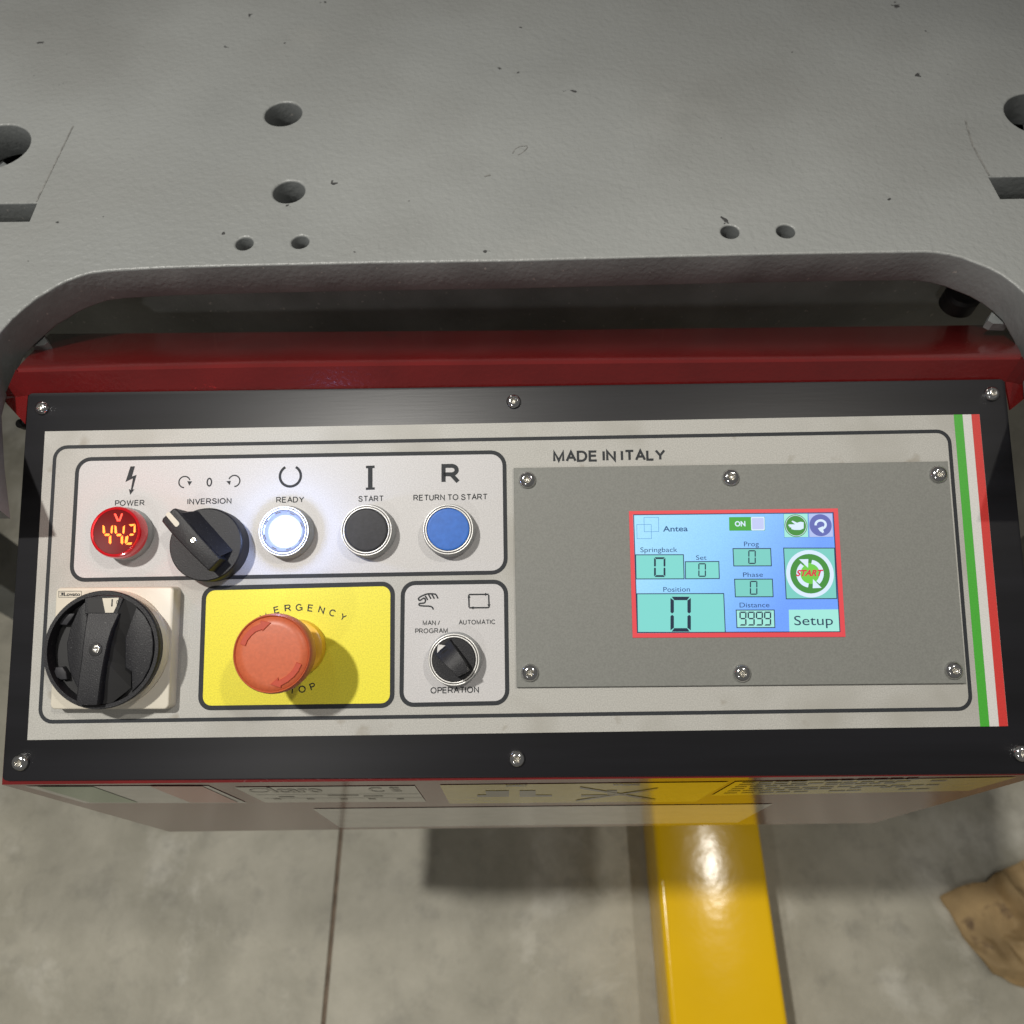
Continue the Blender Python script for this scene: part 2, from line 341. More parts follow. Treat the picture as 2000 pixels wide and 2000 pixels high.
# ================================================================== MACHINE TABLE behind the control box
ZT = CAM.z - 0.345; TT = 0.0245
def tp(u, v): p = hz(u, v, ZT); return (p.x, p.y)
table = empty('bending_table', Matrix.Translation((0, 0.55, 0)), 'grey painted steel machine table with bolt holes and a rounded cut-out behind the control box', 'machine')
TI = table.matrix_world.inverted()
def tloc(p): return (p[0], p[1] - 0.55)
opening = [(2052, 930), (2050, 760), (2042, 680), (2026, 615), (2000, 571), (1980, 553), (1958, 537), (1932, 523), (1906, 513), (1880, 503), (1854, 496.5), (1830, 493), (1807, 491.5),
           (1620, 494), (1440, 497.5), (1220, 503), (1000, 509), (730, 513), (466, 518.5), (310, 523), (207, 529), (171, 534), (150, 541), (129, 549), (110, 558), (93, 569), (70, 582), (47, 601), (24, 621), (0, 648), (-12, 672), (-30, 705), (-46, 765), (-42, 870), (-32, 972)]
inner = [tp(*q) for q in opening]
L0 = inner[-1]; R0 = inner[0]
outline = [tloc(q) for q in inner] + [(-0.75, L0[1] - 0.55), (-0.75, 0.62), (0.75, 0.62), (0.75, R0[1] - 0.55)]
def ell(u, v, rx, n=36):
    c = hz(u, v, ZT); e = hz(u + rx, v, ZT); r = (e - c).length
    return (c.x, c.y, r)
holes = [ell(-8, 285, 64), ell(553, 222, 36), ell(564, 374, 31), ell(477, 475, 17), ell(586, 472, 17), ell(1426, 452, 18), ell(1535, 451, 18), ell(2030, 222, 66)]
slots = [[tp(71, 396), tp(56, 431), tp(-120, 434), tp(-120, 399)], [tp(1932, 345), tp(1955, 387), tp(2140, 384), tp(2140, 342)]]
cu = bpy.data.curves.new('tt', 'CURVE'); cu.dimensions = '2D'; cu.fill_mode = 'BOTH'; cu.extrude = TT / 2 - 0.0014; cu.bevel_depth = 0.0014; cu.bevel_resolution = 2; cu.offset = -0.0014
def spl(pts):
    s = cu.splines.new('POLY'); s.points.add(len(pts) - 1); s.use_cyclic_u = True
    for i, p in enumerate(pts): s.points[i].co = (p[0], p[1], 0, 1)
spl(outline)
for x, y, r in holes: spl([tloc((x + r * math.cos(a * PI / 20), y + r * math.sin(a * PI / 20))) for a in range(40)])
for s in slots: spl([tloc(q) for q in s])
o = bpy.data.objects.new('tt', cu); COL.objects.link(o)
me = bpy.data.meshes.new_from_object(o.evaluated_get(bpy.context.evaluated_depsgraph_get())); bpy.data.objects.remove(o)
for v in me.vertices: v.co.z += ZT - TT / 2
sharp(me, 50)
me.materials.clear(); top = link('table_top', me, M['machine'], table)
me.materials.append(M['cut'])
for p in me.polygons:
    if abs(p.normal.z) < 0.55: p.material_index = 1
ey = tp(1000, 509)[1] - 0.55
def boxm(name, x0, x1, y0, y1, z0, z1, material, parent, label=None):
    V = [(x0, y0, z0), (x1, y0, z0), (x1, y1, z0), (x0, y1, z0), (x0, y0, z1), (x1, y0, z1), (x1, y1, z1), (x0, y1, z1)]
    return raw(name, V, [(3, 2, 1, 0), (4, 5, 6, 7), (0, 1, 5, 4), (1, 2, 6, 5), (2, 3, 7, 6), (3, 0, 4, 7)], material, parent, label)
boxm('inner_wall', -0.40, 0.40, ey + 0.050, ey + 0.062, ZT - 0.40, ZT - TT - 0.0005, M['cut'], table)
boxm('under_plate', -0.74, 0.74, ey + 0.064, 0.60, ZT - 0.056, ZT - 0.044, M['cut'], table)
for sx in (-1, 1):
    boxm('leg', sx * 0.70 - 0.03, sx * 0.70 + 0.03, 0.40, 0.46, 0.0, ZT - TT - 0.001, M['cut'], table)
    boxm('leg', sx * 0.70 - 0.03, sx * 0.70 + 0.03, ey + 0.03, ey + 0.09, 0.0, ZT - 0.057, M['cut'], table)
    # small gusset showing under the rounded corner of the opening
gl = [hz(60, 662, ZT - TT - 0.001), hz(80, 645, ZT - TT - 0.001), hz(93, 668, ZT - TT - 0.001), hz(86, 674, ZT - TT - 0.001), hz(53, 678, ZT - TT - 0.001)]
gr = [hz(1938, 608, ZT - TT - 0.001), hz(1960, 625, ZT - TT - 0.001), hz(1970, 633, ZT - TT - 0.001), hz(1940, 632, ZT - TT - 0.001), hz(1929, 626, ZT - TT - 0.001)]
for g_ in (gl, gr):
    V = [(p.x, p.y - 0.55, p.z) for p in g_] + [(p.x, p.y - 0.55, p.z - 0.006) for p in g_]
    raw('gusset', V, [(0, 1, 2, 3, 4), (9, 8, 7, 6, 5)] + [(i, (i + 1) % 5, (i + 1) % 5 + 5, i + 5) for i in range(5)], M['cut'], table)
# seams beside the slots, and on the left arm
def tstroke(name, pts, w):
    V, Fc = ribbon_vf([tloc(tp(*q)) for q in pts], w); raw(name, [(v.x, v.y, ZT + 0.0002) for v in V], Fc, M['seam'], table)
tstroke('scratch', [(1001, 300), (1006, 291), (1016, 286), (1029, 285), (1030, 289), (1022, 297), (1012, 303)], 0.0006); tstroke('scratch', [(946, 345), (952, 343), (958, 342)], 0.0012)
tstroke('seam', [(143, 246), (71, 394)], 0.0010); tstroke('seam', [(1885, 235), (1900, 285), (1932, 343)], 0.0012)
# bolts in the big holes, a dark bolt under the right corner
def bolt(u, v, z, r, material):
    c = hz(u, v, z); pts = [(c.x + r * math.cos(k * PI / 3 + 0.3), c.y - 0.55 + r * math.sin(k * PI / 3 + 0.3)) for k in range(6)]
    prism('bolt', pts, z - 0.012, z, material, table, bevel=0.001)
def round_bolt(u, v, z, r):
    c = hz(u, v, z); lathe('bolt', (c.x, c.y - 0.55), [(r, z - 0.012), (r, z - 0.002), (r - 0.002, z), (0, z)], M['blackdeep'], table, n=32)
bolt(2040, 262, ZT - 0.018, 0.016, M['chrome']); bolt(-25, 330, ZT - 0.025, 0.014, M['cut'])
round_bolt(1884, 572, ZT - 0.060, 0.012)

# ================================================================== YELLOW BEAM on the floor
ybz = 0.117
yl, yr = hz(1283, 1690, ybz).x, hz(1495, 1690, ybz).x
beam = empty('floor_beam', Matrix.Translation(((yl + yr) / 2, 0, 0)), 'glossy yellow steel beam lying on the concrete floor under the control box', 'beam')
pr = rquad([(-(yr - yl) / 2, 0.0), ((yr - yl) / 2, 0.0), ((yr - yl) / 2, ybz), (-(yr - yl) / 2, ybz)], 0.008, 5)
V = [(x, -0.55, z) for x, z in pr] + [(x, 0.75, z) for x, z in pr]; n = len(pr)
bo = raw('tube', V, [tuple(range(n)), tuple(range(2 * n - 1, n - 1, -1))] + [(i, (i + 1) % n, (i + 1) % n + n, i + n) for i in range(n)], M['yellow'], beam); sharp(bo.data, 40)
prism('end_cap', [((yl - yr) / 2 + 0.010, 0.0), ((yr - yl) / 2 - 0.010, 0.0), ((yr - yl) / 2 - 0.010, 0.1), ((yl - yr) / 2 + 0.010, 0.1)], 0, 0.004, M['yellow'], beam)
ec = bpy.data.objects['end_cap']; ec.rotation_euler = (PI / 2, 0, 0); ec.location = (0, -0.551, 0.008)
boxm('base_foot', (yl - yr) / 2 - 0.02, (yr - yl) / 2 + 0.02, 0.751, 0.765, 0.0, 0.16, M['yellow'], beam)

# ================================================================== CRUMPLED PAPER lower right
pts = [(1838, 1752), (1868, 1735), (1925, 1720), (1965, 1696), (2000, 1680), (2060, 1672), (2200, 1690), (2240, 1800), (2180, 1900), (2050, 1960), (1940, 1900), (1880, 1830)]
pc = hz(2030, 1810, 0.02)
from mathutils import noise
bm = bmesh.new()
ring = [hz(u, v, 0.01) - pc for u, v in pts]
dense = []
for i in range(len(ring)):
    a, b = ring[i], ring[(i + 1) % len(ring)]
    for j in range(10): dense.append(a.lerp(b, j / 10))
nn = len(dense); NR = 34; RS = []
def fold(x, y):                               # sharp creases: ridged noise on stretched facets
    v = 0
    for f_, a_ in ((9, 1.0), (21, 0.45), (48, 0.18)):
        p = Vector((x * f_ + 3.1, y * f_ * 0.7 + x * f_ * 0.5, 1.7)); v += a_ * abs(noise.noise(p))
    return v
for k in range(1, NR + 1):
    t = k / NR; row = []
    for i, p in enumerate(dense):
        e_ = 1 + 0.05 * noise.noise(Vector((p.x * 40, p.y * 40, 0))) * t
        x, y = p.x * t * e_, p.y * t * e_
        row.append(bm.verts.new((x, y, max(0.0015, 0.003 + 0.040 * (1 - t) ** 0.45 - 0.085 * fold(x, y) * (1 - t) ** 0.25 + 0.006))))
    RS.append(row)
cv = bm.verts.new((0, 0, 0.03))
for i in range(nn): bm.faces.new((cv, RS[0][i], RS[0][(i + 1) % nn]))
for k in range(NR - 1):
    for i in range(nn): bm.faces.new((RS[k][i], RS[k + 1][i], RS[k + 1][(i + 1) % nn], RS[k][(i + 1) % nn]))
bmesh.ops.recalc_face_normals(bm, faces=bm.faces); bmesh.ops.solidify(bm, geom=bm.faces[:], thickness=0.0008)
for f in bm.faces: f.smooth = True
me = bpy.data.meshes.new('crumpled_paper'); bm.to_mesh(me); bm.free()
po = link('crumpled_paper', me, M['paper']); po.location = (pc.x, pc.y, 0)
po['label'] = 'crumpled brown packing paper lying on the concrete floor right of the yellow beam'; po['category'] = 'paper'

# ================================================================== CONTROL BOX
box = empty('control_box', PMAT, 'red steel control box with silver and black panel of knobs, buttons and touch screen', 'control panel')
# ---- black face plate
PT = -0.0004; PB = -0.0024
cb = [p2(54, 767.5), p2(1963, 740), p2(2042, 1511), p2(3, 1525.5)]
prism('face_plate', rquad(cb, 0.0028), PB, PT, M['blackplate'], box, bevel=0.0003, segs=2)
plate = bpy.data.objects['face_plate']
# ---- red housing: deep box under the plate, front vertical
hb = grow(cb, 0.0012); hb[0] = (hb[0][0], cb[0][1] - 0.003); hb[1] = (hb[1][0], cb[1][1] - 0.003)
blw = PMAT @ Vector((hb[3][0], hb[3][1] - 0.0006, PB - 0.0002)); brw = PMAT @ Vector((hb[2][0], hb[2][1] - 0.0006, PB - 0.0002))
tlw = PMAT @ Vector((hb[0][0], hb[0][1], PB - 0.0002)); trw = PMAT @ Vector((hb[1][0], hb[1][1], PB - 0.0002))
YF = (blw.y + brw.y) / 2
def fr(u, v, off=0.0):
    d = ray(u, v); return CAM + d * ((YF - off - CAM.y) / d.y)
b0 = fr(331, 1624.5); b1 = fr(1706, 1607.5)
zb = (b0.z + b1.z) / 2
def wbox(name, pts8, material, parent, label=None):
    return raw(name, [loc(Vector(p)) for p in pts8], [(3, 2, 1, 0), (4, 5, 6, 7), (0, 1, 5, 4), (1, 2, 6, 5), (2, 3, 7, 6), (3, 0, 4, 7)], material, parent, label)
hs = wbox('housing', [(b0.x, YF, b0.z), (b1.x, YF, b1.z), (b1.x, trw.y, zb), (b0.x, tlw.y, zb), (blw.x, YF, blw.z), (brw.x, YF, brw.z), trw, tlw], M['red'], box)
hs.data.materials.append(M['redface'])
for p in hs.data.polygons:
    if (PMAT.to_3x3() @ p.normal).y < -0.9: p.material_index = 1
# a folded red rim strip under the plate edge
# ---- rear hood: two folded strips and end flanges
h1, h2 = 0.008, -0.060
bend = [ph(31, 721, h1), ph(260, 715.5, h1), ph(520, 710, h1), ph(1000, 705, h1), ph(1500, 701, h1), ph(1997, 696, h1)]
back = [ph(97, 652, h2), ph(260, 651, h2), ph(520, 649, h2), ph(1000, 645.5, h2), ph(1500, 640, h2), ph(1967, 634.5, h2)]
base = [ph(54, 772, -0.0030), ph(260, 770, -0.0030), ph(520, 767, -0.0030), ph(1000, 759, -0.0030), ph(1500, 752, -0.0030), ph(1964, 745, -0.0030)]
tipl, tipr = ph(5, 780, -0.010), ph(2028, 757, -0.010)
lowl, lowr = ph(49, 828, -0.0030), ph(1974, 800, -0.0030)
V = []; Fc = []
def add(vs): 
    i = len(V); V.extend(vs); return i
def soft(a, b, c, k=3):                       # rounded fold: points from b-side strip across the bend
    return None
ia = add(base); 
e1 = [bd.lerp(bs, 0.12) for bd, bs in zip(bend, base)]; e2 = [bd.lerp(bk, 0.10) for bd, bk in zip(bend, back)]
mid = [(a + b + 2 * c) / 4 for a, b, c in zip(e1, e2, bend)]
i1 = add(e1); im = add(mid); i2 = add(e2); ib = add(back); dn = add([v - Vector((0, 0, 0.04)) for v in back])
for (p, q) in ((ia, i1), (i1, im), (im, i2), (i2, ib), (ib, dn)):
    for k in range(5): Fc.append((p + k, p + k + 1, q + k + 1, q + k))
hood = raw('hood', V, Fc, M['red'], box, smooth=False); sharp(hood.data, 40)
for nm, bd, tip, low, bs, bk in (('l', bend[0], tipl, lowl, base[0], back[0]), ('r', bend[-1], tipr, lowr, base[-1], back[-1])):
    dz = Vector((0, 0, -0.0015)); q = [bd, tip, low, bs]
    raw('hood_flange', [p + dz * 0.1 for p in q] + [p + dz for p in q], [(0, 1, 2, 3), (7, 6, 5, 4), (0, 1, 5, 4), (1, 2, 6, 5), (2, 3, 7, 6), (3, 0, 4, 7)], M['red'], box)
rb = ph(42, 828, -0.012)
lathe('rubber_plug', (rb.x, rb.y), [(0, -0.010), (0.0022, -0.010), (0.0028, -0.0106), (0.0028, -0.016), (0, -0.016)], M['blackdeep'], box, n=20)

# ---- screws
def screw(cx, cy, z, r, parent, rot):
    hgt = r * 0.62
    prof = [(r * 1.0, z), (r * 1.0, z + hgt * 0.25), (r * 0.93, z + hgt * 0.55), (r * 0.76, z + hgt * 0.83), (r * 0.5, z + hgt), (r * 0.42, z + hgt)]
    s = lathe('screw', (cx, cy), prof, M['chrome'], parent, n=32, ang=60)
    # cross recess: dished bowl with a raised-looking four pointed socket
    V = []; Fc = []; N8 = 16; zc = z + hgt
    for ringr, dz in (((0.42, 0.0)), ((0.30, -0.28)), ((0.12, -0.5))):
        for i in range(N8):
            a = 2 * PI * i / N8 + rot; k = 1.0
            if ringr == 0.30: k = 1.25 if i % 4 == 0 else 0.62
            V.append((cx + r * ringr * k * math.cos(a), cy + r * ringr * k * math.sin(a), zc + dz * r * 0.7))
    for q in range(2):
        for i in range(N8):
            j = (i + 1) % N8; Fc.append((q * N8 + i, q * N8 + j, (q + 1) * N8 + j, (q + 1) * N8 + i))
    Fc.append(tuple(range(2 * N8, 3 * N8)))
    raw('cross_recess', V, Fc, M['recess'], s) if parent is box else raw('cross_recess', V, Fc, M['recess'], parent)
    return s
for (u, v, rp) in ((79, 796, 14.0), (1003, 783, 14.5), (1940, 768, 15.0), (37, 1490, 16.5), (1009.5, 1483, 15.5), (1999, 1472, 16.5)):
    q = ph(u, v, 0.0015); screw(q.x, q.y, PT, rp / 3.43 / 1000, box, random.uniform(0, 1.5))

# ---- silver overlay with its print
ov = prism('overlay', [p2(87.8, 842.6), p2(1913, 809), p2(1968.9, 1418), p2(53.3, 1445.4)], PT + 0.00002, 0.0, M['silver'], box, 'silver foil overlay with dark frames, captions and an Italian tricolour edge')
Z1, Z2, Z3 = 0.00004, 0.00009, 0.00014
def frame(c, r, w, fill=None, nm='printed_frame', label=None):
    q = [p2(*p) for p in c]; rr = rquad(q, r)
    if fill: sheet('printed_field', rr, Z1, fill, ov, label)
    ribbon(nm, rr, w, Z2, M['ink'], ov, closed=True)
frame([(108, 873.5), (1853, 842), (1897, 1384.5), (77.5, 1410)], 0.0072, 0.0021)
frame([(152, 897), (985, 883), (988, 1118), (139, 1133)], 0.0080, 0.0023, M['white'])
frame([(399, 1149), (767, 1140), (766, 1378), (391, 1383)], 0.0062, 0.0026, M['yprint'], label='yellow field behind the emergency stop')
frame([(787, 1139), (988, 1136), (991, 1373), (784, 1377)], 0.0070, 0.0024, M['white'])
sheet('printed_stripe', [p2(1862.5, 809.8), p2(1879.5, 809.6), p2(1932.5, 1418.8), p2(1914.5, 1419)], Z1, M['gprint'], ov, 'green stripe')
sheet('printed_stripe', [p2(1879.8, 809.6), p2(1896.7, 809.3), p2(1951, 1418.5), p2(1932.8, 1418.8)], Z1, M['wprint'], ov, 'white stripe')
sheet('printed_stripe', [p2(1897, 809.3), p2(1912.8, 809.1), p2(1968.6, 1418.1), p2(1951.3, 1418.5)], Z1, M['rprint'], ov, 'red stripe')

def za(x, y): return (80 + x / 4.83, 880 + y / 4.83)
def zb_(x, y): return (480 + x / 3.577, 860 + y / 3.577)
def zs(x, y): return (770 + x / 7.154, 1120 + y / 7.154)
def ze(x, y): return (400 + x / 5.084, 1130 + y / 5.084)
def zl(x, y): return (60 + x / 6.0375, 1130 + y / 6.0375)
def T(s, a, b, c, zz, **k): return text(s, zz(*a), zz(*b), c, parent=k.pop('parent', ov), h=k.pop('h', Z2), **k)
T('POWER', (697, 523), (975, 519), 11.2, za, bold=0.004)
T('INVERSION', (1380, 509), (1797, 501), 11.4, za, bold=0.004)
T('0', (1560, 341), (1614, 340), 17.5, za, bold=0.004)
T('READY', (212, 437), (408, 434), 11.6, zb_, bold=0.004)
T('START', (786, 430), (964, 427), 11.6, zb_, bold=0.004)
T('RETURN TO START', (1171, 423), (1690, 415), 11.8, zb_, bold=0.004)
T('R', (1367, 305), (1492, 303), 39, zb_, bold=0.055, name='symbol')
multi('symbol', [('f', [p2(*zb_(*q)) for q in ((840, 178), (901, 176), (901, 194), (886, 195), (886, 329), (901, 328), (901, 345), (839, 347), (839, 330), (854, 330), (854, 196), (840, 196))])], Z2, M['ink'], ov)
c = p2(*zb_(312, 250)); c2 = p2(*zb_(312 + 73, 250)); rr = abs(c2[0] - c[0])
ribbon('symbol', arc(c[0], c[1], rr, 90 + 30, 90 + 330, 40), 0.0015, Z2, M['ink'], ov)
multi('symbol', [('f', [p2(*za(*q)) for q in ((845, 150), (888, 148), (860, 244), (903, 229), (866, 368), (884, 365), (842, 418), (830, 362), (848, 371), (868, 262), (797, 298))])], Z2, M['ink'], ov)
for cx, cy, a0, a1, tri in ((1355, 297, 268, 20, ((1380, 288), (1427, 291), (1400, 332))), (1824, 287, 272, 520, ((1748, 290), (1792, 285), (1782, 326)))):
    c = p2(*za(cx, cy)); e = p2(*za(cx + 53, cy)); rr = e[0] - c[0]
    multi('symbol', [('r', arc(c[0], c[1], rr, a0, a1, 30), 0.00075), ('f', [p2(*za(*q)) for q in tri])], Z2, M['ink'], ov)
text('MADE IN ITALY', (980 + 388 / 3.864, 860 + 166 / 3.864), (980 + 1238 / 3.864, 860 + 152 / 3.864), 22.0, h=Z2, parent=ov, bold=0.035)
# EMERGENCY / STOP set round the mushroom button
cE = (583.9, 1392.4); rE = 205.7
for k, ch in enumerate('EMERGENCY'):
    a = math.radians((k - 4) * 6.18 * (1.0 if k < 8 else 1.0)); rot = a * 1.15
    u, v = cE[0] + rE * math.sin(a) - (5, 3)[k] * (k < 2) if k < 2 else cE[0] + rE * math.sin(a), cE[1] - rE * math.cos(a) + ((20, 9)[k] if k < 2 else 0)
    w = {'M': 7.2, 'G': 6.8, 'N': 6.0, 'C': 6.4, 'R': 6.2}.get(ch, 5.4)
    dx, dy = math.cos(rot), math.sin(rot); bx, by = u - dy * 6.6, v + dx * 6.6
    text(ch, (bx - dx * w, by - dy * w), (bx + dx * w, by + dy * w), 13.8, h=Z2, parent=ov, bold=0.003, name='letter')
for k, (ch, x, y, rt, w) in enumerate((('S', 757, 1100, 22, 5.6), ('T', 868, 1112, 5, 5.8), ('O', 965, 1100, -8, 7.2), ('P', 1070, 1073, -20, 5.4))):
    u, v = ze(x, y); rot = math.radians(rt); dx, dy = math.cos(rot), math.sin(rot); bx, by = u - dy * 6.8, v + dx * 6.8
    text(ch, (bx - dx * w, by - dy * w), (bx + dx * w, by + dy * w), 14.2, h=Z2, parent=ov, bold=0.005, name='letter')
T('MAN /', (398, 725), (640, 722), 9.4, zs, bold=0.004)
T('PROGRAM', (292, 840), (748, 832), 9.8, zs, bold=0.004)
T('AUTOMATIC', (900, 717), (1417, 710), 9.4, zs, bold=0.004)
T('OPERATION', (506, 1680), (1184, 1668), 12.6, zs, bold=0.006)
def S(pts, w, closed=False): return ('r', [p2(*zs(*q)) for q in pts], w, closed)
def Fl(pts): return ('f', [p2(*zs(*q)) for q in pts])
W = 0.00085
multi('hand_symbol', [
    S([(548, 505), (536, 478), (515, 462), (480, 457), (420, 456), (360, 450), (345, 438), (350, 422), (375, 418), (415, 414), (432, 402), (437, 375), (428, 348), (412, 345), (390, 358), (365, 376), (345, 372), (338, 352), (352, 334), (392, 312), (440, 292), (475, 284), (512, 284), (545, 286), (575, 290), (592, 308), (612, 352)], W),
    S([(432, 312), (450, 338), (468, 372)], W), S([(478, 290), (492, 318), (514, 356)], W), S([(522, 288), (540, 316), (562, 354)], W)], Z2, M['ink'], ov)
multi('cycle_symbol', [S([(1040, 295), (1320, 292)], W), S([(1320, 300), (1326, 478)], W), S([(1322, 478), (1048, 480)], W), S([(1046, 475), (1042, 300)], W),
    Fl([(1268, 270), (1268, 314), (1318, 292)]), Fl([(1300, 432), (1346, 432), (1326, 480)]), Fl([(1108, 460), (1108, 502), (1056, 480)]), Fl([(1024, 342), (1068, 340), (1042, 292)])], Z2, M['ink'], ov)

# ---- buttons
def ctr(u, v, h): q = ph(u, v, h); return (q.x, q.y)
def mm(px, u, v, h): return (ph(u + px, v, h) - ph(u, v, h)).length
def bezel_set(name, u, v, rpx, label):
    c = ctr(u, v, 0.0095); r = mm(rpx, u, v, 0.0095)
    b = lathe(name, c, [(r * 1.04, 0.00005), (r * 1.04, 0.0035), (r * 1.0, 0.0045), (r * 0.985, 0.0075), (r * 0.95, 0.0080), (r * 0.80, 0.0080), (r * 0.80, 0.002), (0, 0.002)], M['collar'], box, label)
    def tor(rc, w, z):
        return [(rc + w * math.cos(t * PI / 6), z + w * 0.9 * math.sin(t * PI / 6)) for t in range(0, 7)]
    lathe('bezel', c, tor(r * 0.955, r * 0.026, 0.0086), M['bezel'], b)
    lathe('groove', c, [(r * 0.985, 0.0079), (r * 0.985, 0.0084), (r * 0.84, 0.0084), (r * 0.84, 0.0079)], M['groove'], b)
    lathe('bezel', c, tor(r * 0.868, r * 0.028, 0.0088), M['bezel'], b)
    return b, c, r
for (u, v, rp, m_, lb) in ((715.1, 1035.3, 50.8, 'blackcap', 'black push button under the word START'), (875, 1033.6, 50.2, 'blue', 'blue push button under the words RETURN TO START')):
    b, c, r = bezel_set('push_button', u, v, rp, lb); q = r * 0.825
    lathe('cap', c, [(q, 0.006), (q, 0.0086), (q * 0.985, 0.0091), (q * 0.95, 0.0093), (q * 0.9, 0.0093), (q * 0.6, 0.0094), (0, 0.0094)], M[m_], b)
b, c, r = bezel_set('ready_lamp', 553.2, 1037, 50.2, 'lit white indicator button under the word READY')
q = r * 0.82
lathe('lens_ring', c, [(q, 0.006), (q, 0.0090), (q * 0.94, 0.0094), (q * 0.80, 0.0084), (q * 0.68, 0.0062), (q * 0.66, 0.004)], M['lampring'], b)
for k in range(8):
    a = k * 45 + 10; rr = q * 0.90
    ribbon('lens_notch', arc(c[0], c[1], rr, a, a + 16, 6), 0.0005, 0.0096, M['groove'], b)
lathe('lens', c, [(q * 0.66, 0.0045), (q * 0.63, 0.0058), (q * 0.52, 0.0068), (q * 0.3, 0.0074), (0, 0.0076)], M['lampwhite'], b)

def glow(pos, power, col, rad):  # unseen lamp added in the air before a lens, to light its halo
    l = bpy.data.lights.new('added_halo_light', 'POINT'); l.energy = power; l.color = col; l.shadow_soft_size = rad
    g_ = bpy.data.objects.new('added_halo_light', l); COL.objects.link(g_); g_.location = PMAT @ Vector(pos)
glow((c[0], c[1], 0.0230), 0.050, (0.38, 0.52, 1.0), 0.004)
# ---- power voltage indicator
c = ctr(225, 1038.6, 0.014); r = mm(51, 225, 1038.6, 0.014)
pi = lathe('voltage_indicator', c, [(r * 1.02, 0.00005), (r * 1.02, 0.0045), (r * 0.97, 0.0058), (r * 0.5, 0.0058), (0, 0.0058)], M['collar'], box, 'round red voltage indicator glowing 442 under the word POWER')
lathe('lens', c, [(r * 0.985, 0.0059), (r * 0.99, 0.0122), (r * 0.955, 0.0139), (r * 0.90, 0.0142), (r * 0.86, 0.0138)], M['lensside'], pi)
lathe('lens_face', c, [(r * 0.87, 0.0137), (r * 0.82, 0.0134), (0, 0.0134)], M['lensred'], pi)
HD = 0.01345
def zd(x, y): return p2(*za(x, y), HD)
multi('letter', [('f', [zd(*q) for q in ((687, 596), (706, 595), (733, 650), (738, 650), (756, 595), (774, 594), (748, 666), (718, 667))])], HD, M['digitred'], pi, 'glowing letter V')
segs4 = [[(582, 703), (600, 715), (606, 772), (594, 785), (582, 772)], [(680, 703), (662, 716), (656, 772), (668, 785), (676, 768)], [(598, 795), (612, 783), (640, 783), (650, 793), (640, 805), (608, 806)], [(662, 800), (664, 870), (654, 884), (640, 868), (642, 812)]]
segs2 = [[(828, 696), (888, 692), (874, 710), (846, 714)], [(892, 697), (893, 765), (880, 780), (872, 762), (876, 716)], [(832, 797), (845, 783), (868, 784), (878, 790), (866, 802), (842, 804)], [(820, 802), (824, 815), (818, 862), (800, 880), (790, 868), (796, 815)], [(800, 888), (822, 868), (860, 866), (852, 888)]]
multi('digit', [('f', [zd(x, y) for x, y in s]) for s in segs4], HD, M['digit'], pi)
multi('digit', [('f', [zd(x + 112, y + 2) for x, y in s]) for s in segs4], HD, M['digit'], pi)
multi('digit', [('f', [zd(x, y) for x, y in s]) for s in segs2], HD, M['digit'], pi)

glow((c[0], c[1], 0.0270), 0.014, (1.0, 0.05, 0.05), 0.004)
# ---- inversion rotary switch
hd = 0.012; c = ctr(401.3, 1063.2, hd); r = mm(73.3, 401.3, 1063.2, hd)
iv = lathe('inversion_switch', c, [(r * 0.97, 0.0001), (r * 0.985, hd * 0.8), (r * 0.97, hd * 0.95), (r * 0.94, hd), (0, hd)], M['black'], box, 'black rotary switch with a white pointer under the word INVERSION')
hg = 0.021
def zi(x, y, h=hg): return p2(*za(x, y), h)
grip = [zi(1145, 640), zi(1138, 668), zi(1215, 765), zi(1400, 960), zi(1580, 1135), zi(1692, 1020), zi(1500, 810), zi(1300, 575), zi(1262, 543), zi(1240, 550)]
prism('grip', grip, hd * 0.4, hg, M['black'], iv, bevel=0.0008, base_scale=1.02)
# sloped shoulder right of the grip
sh = [zi(1310, 590, 0.020), zi(1385, 575, 0.012), zi(1480, 570, 0.0121), zi(1810, 940, 0.0121), zi(1740, 985, 0.0121), zi(1672, 1000, 0.020)]
zz_ = [0.0195, 0.0121, 0.0121, 0.0119, 0.0119, 0.0185]
raw('shoulder', [(x, y, z) for (x, y), z in zip(sh, zz_)] + [(x, y, 0.010) for x, y in sh], [(0, 1, 2), (0, 2, 3, 5), (3, 4, 5)] + [(i, (i + 1) % 6, (i + 1) % 6 + 6, i + 6) for i in range(6)], M['black'], iv)
prism('pointer_mark', rquad([zi(1172, 603), zi(1208, 573), zi(1313, 690), zi(1277, 727)], 0.0011), hg - 0.0002, hg + 0.0002, M['cream'], iv)
sc = ctr(*za(1413, 840), hg)
lathe('screw_recess', sc, [(0.0028, hg + 0.00004), (0.0026, hg + 0.00006), (0, hg + 0.00006)], M['blackdeep'], iv, n=28)
sc2 = ctr(*za(1440, 846), hg); lathe('screw', sc2, [(0.0016, hg + 0.0001), (0.0014, hg + 0.0005), (0.0008, hg + 0.0006), (0, hg + 0.0003)], M['recess'], iv, n=18)

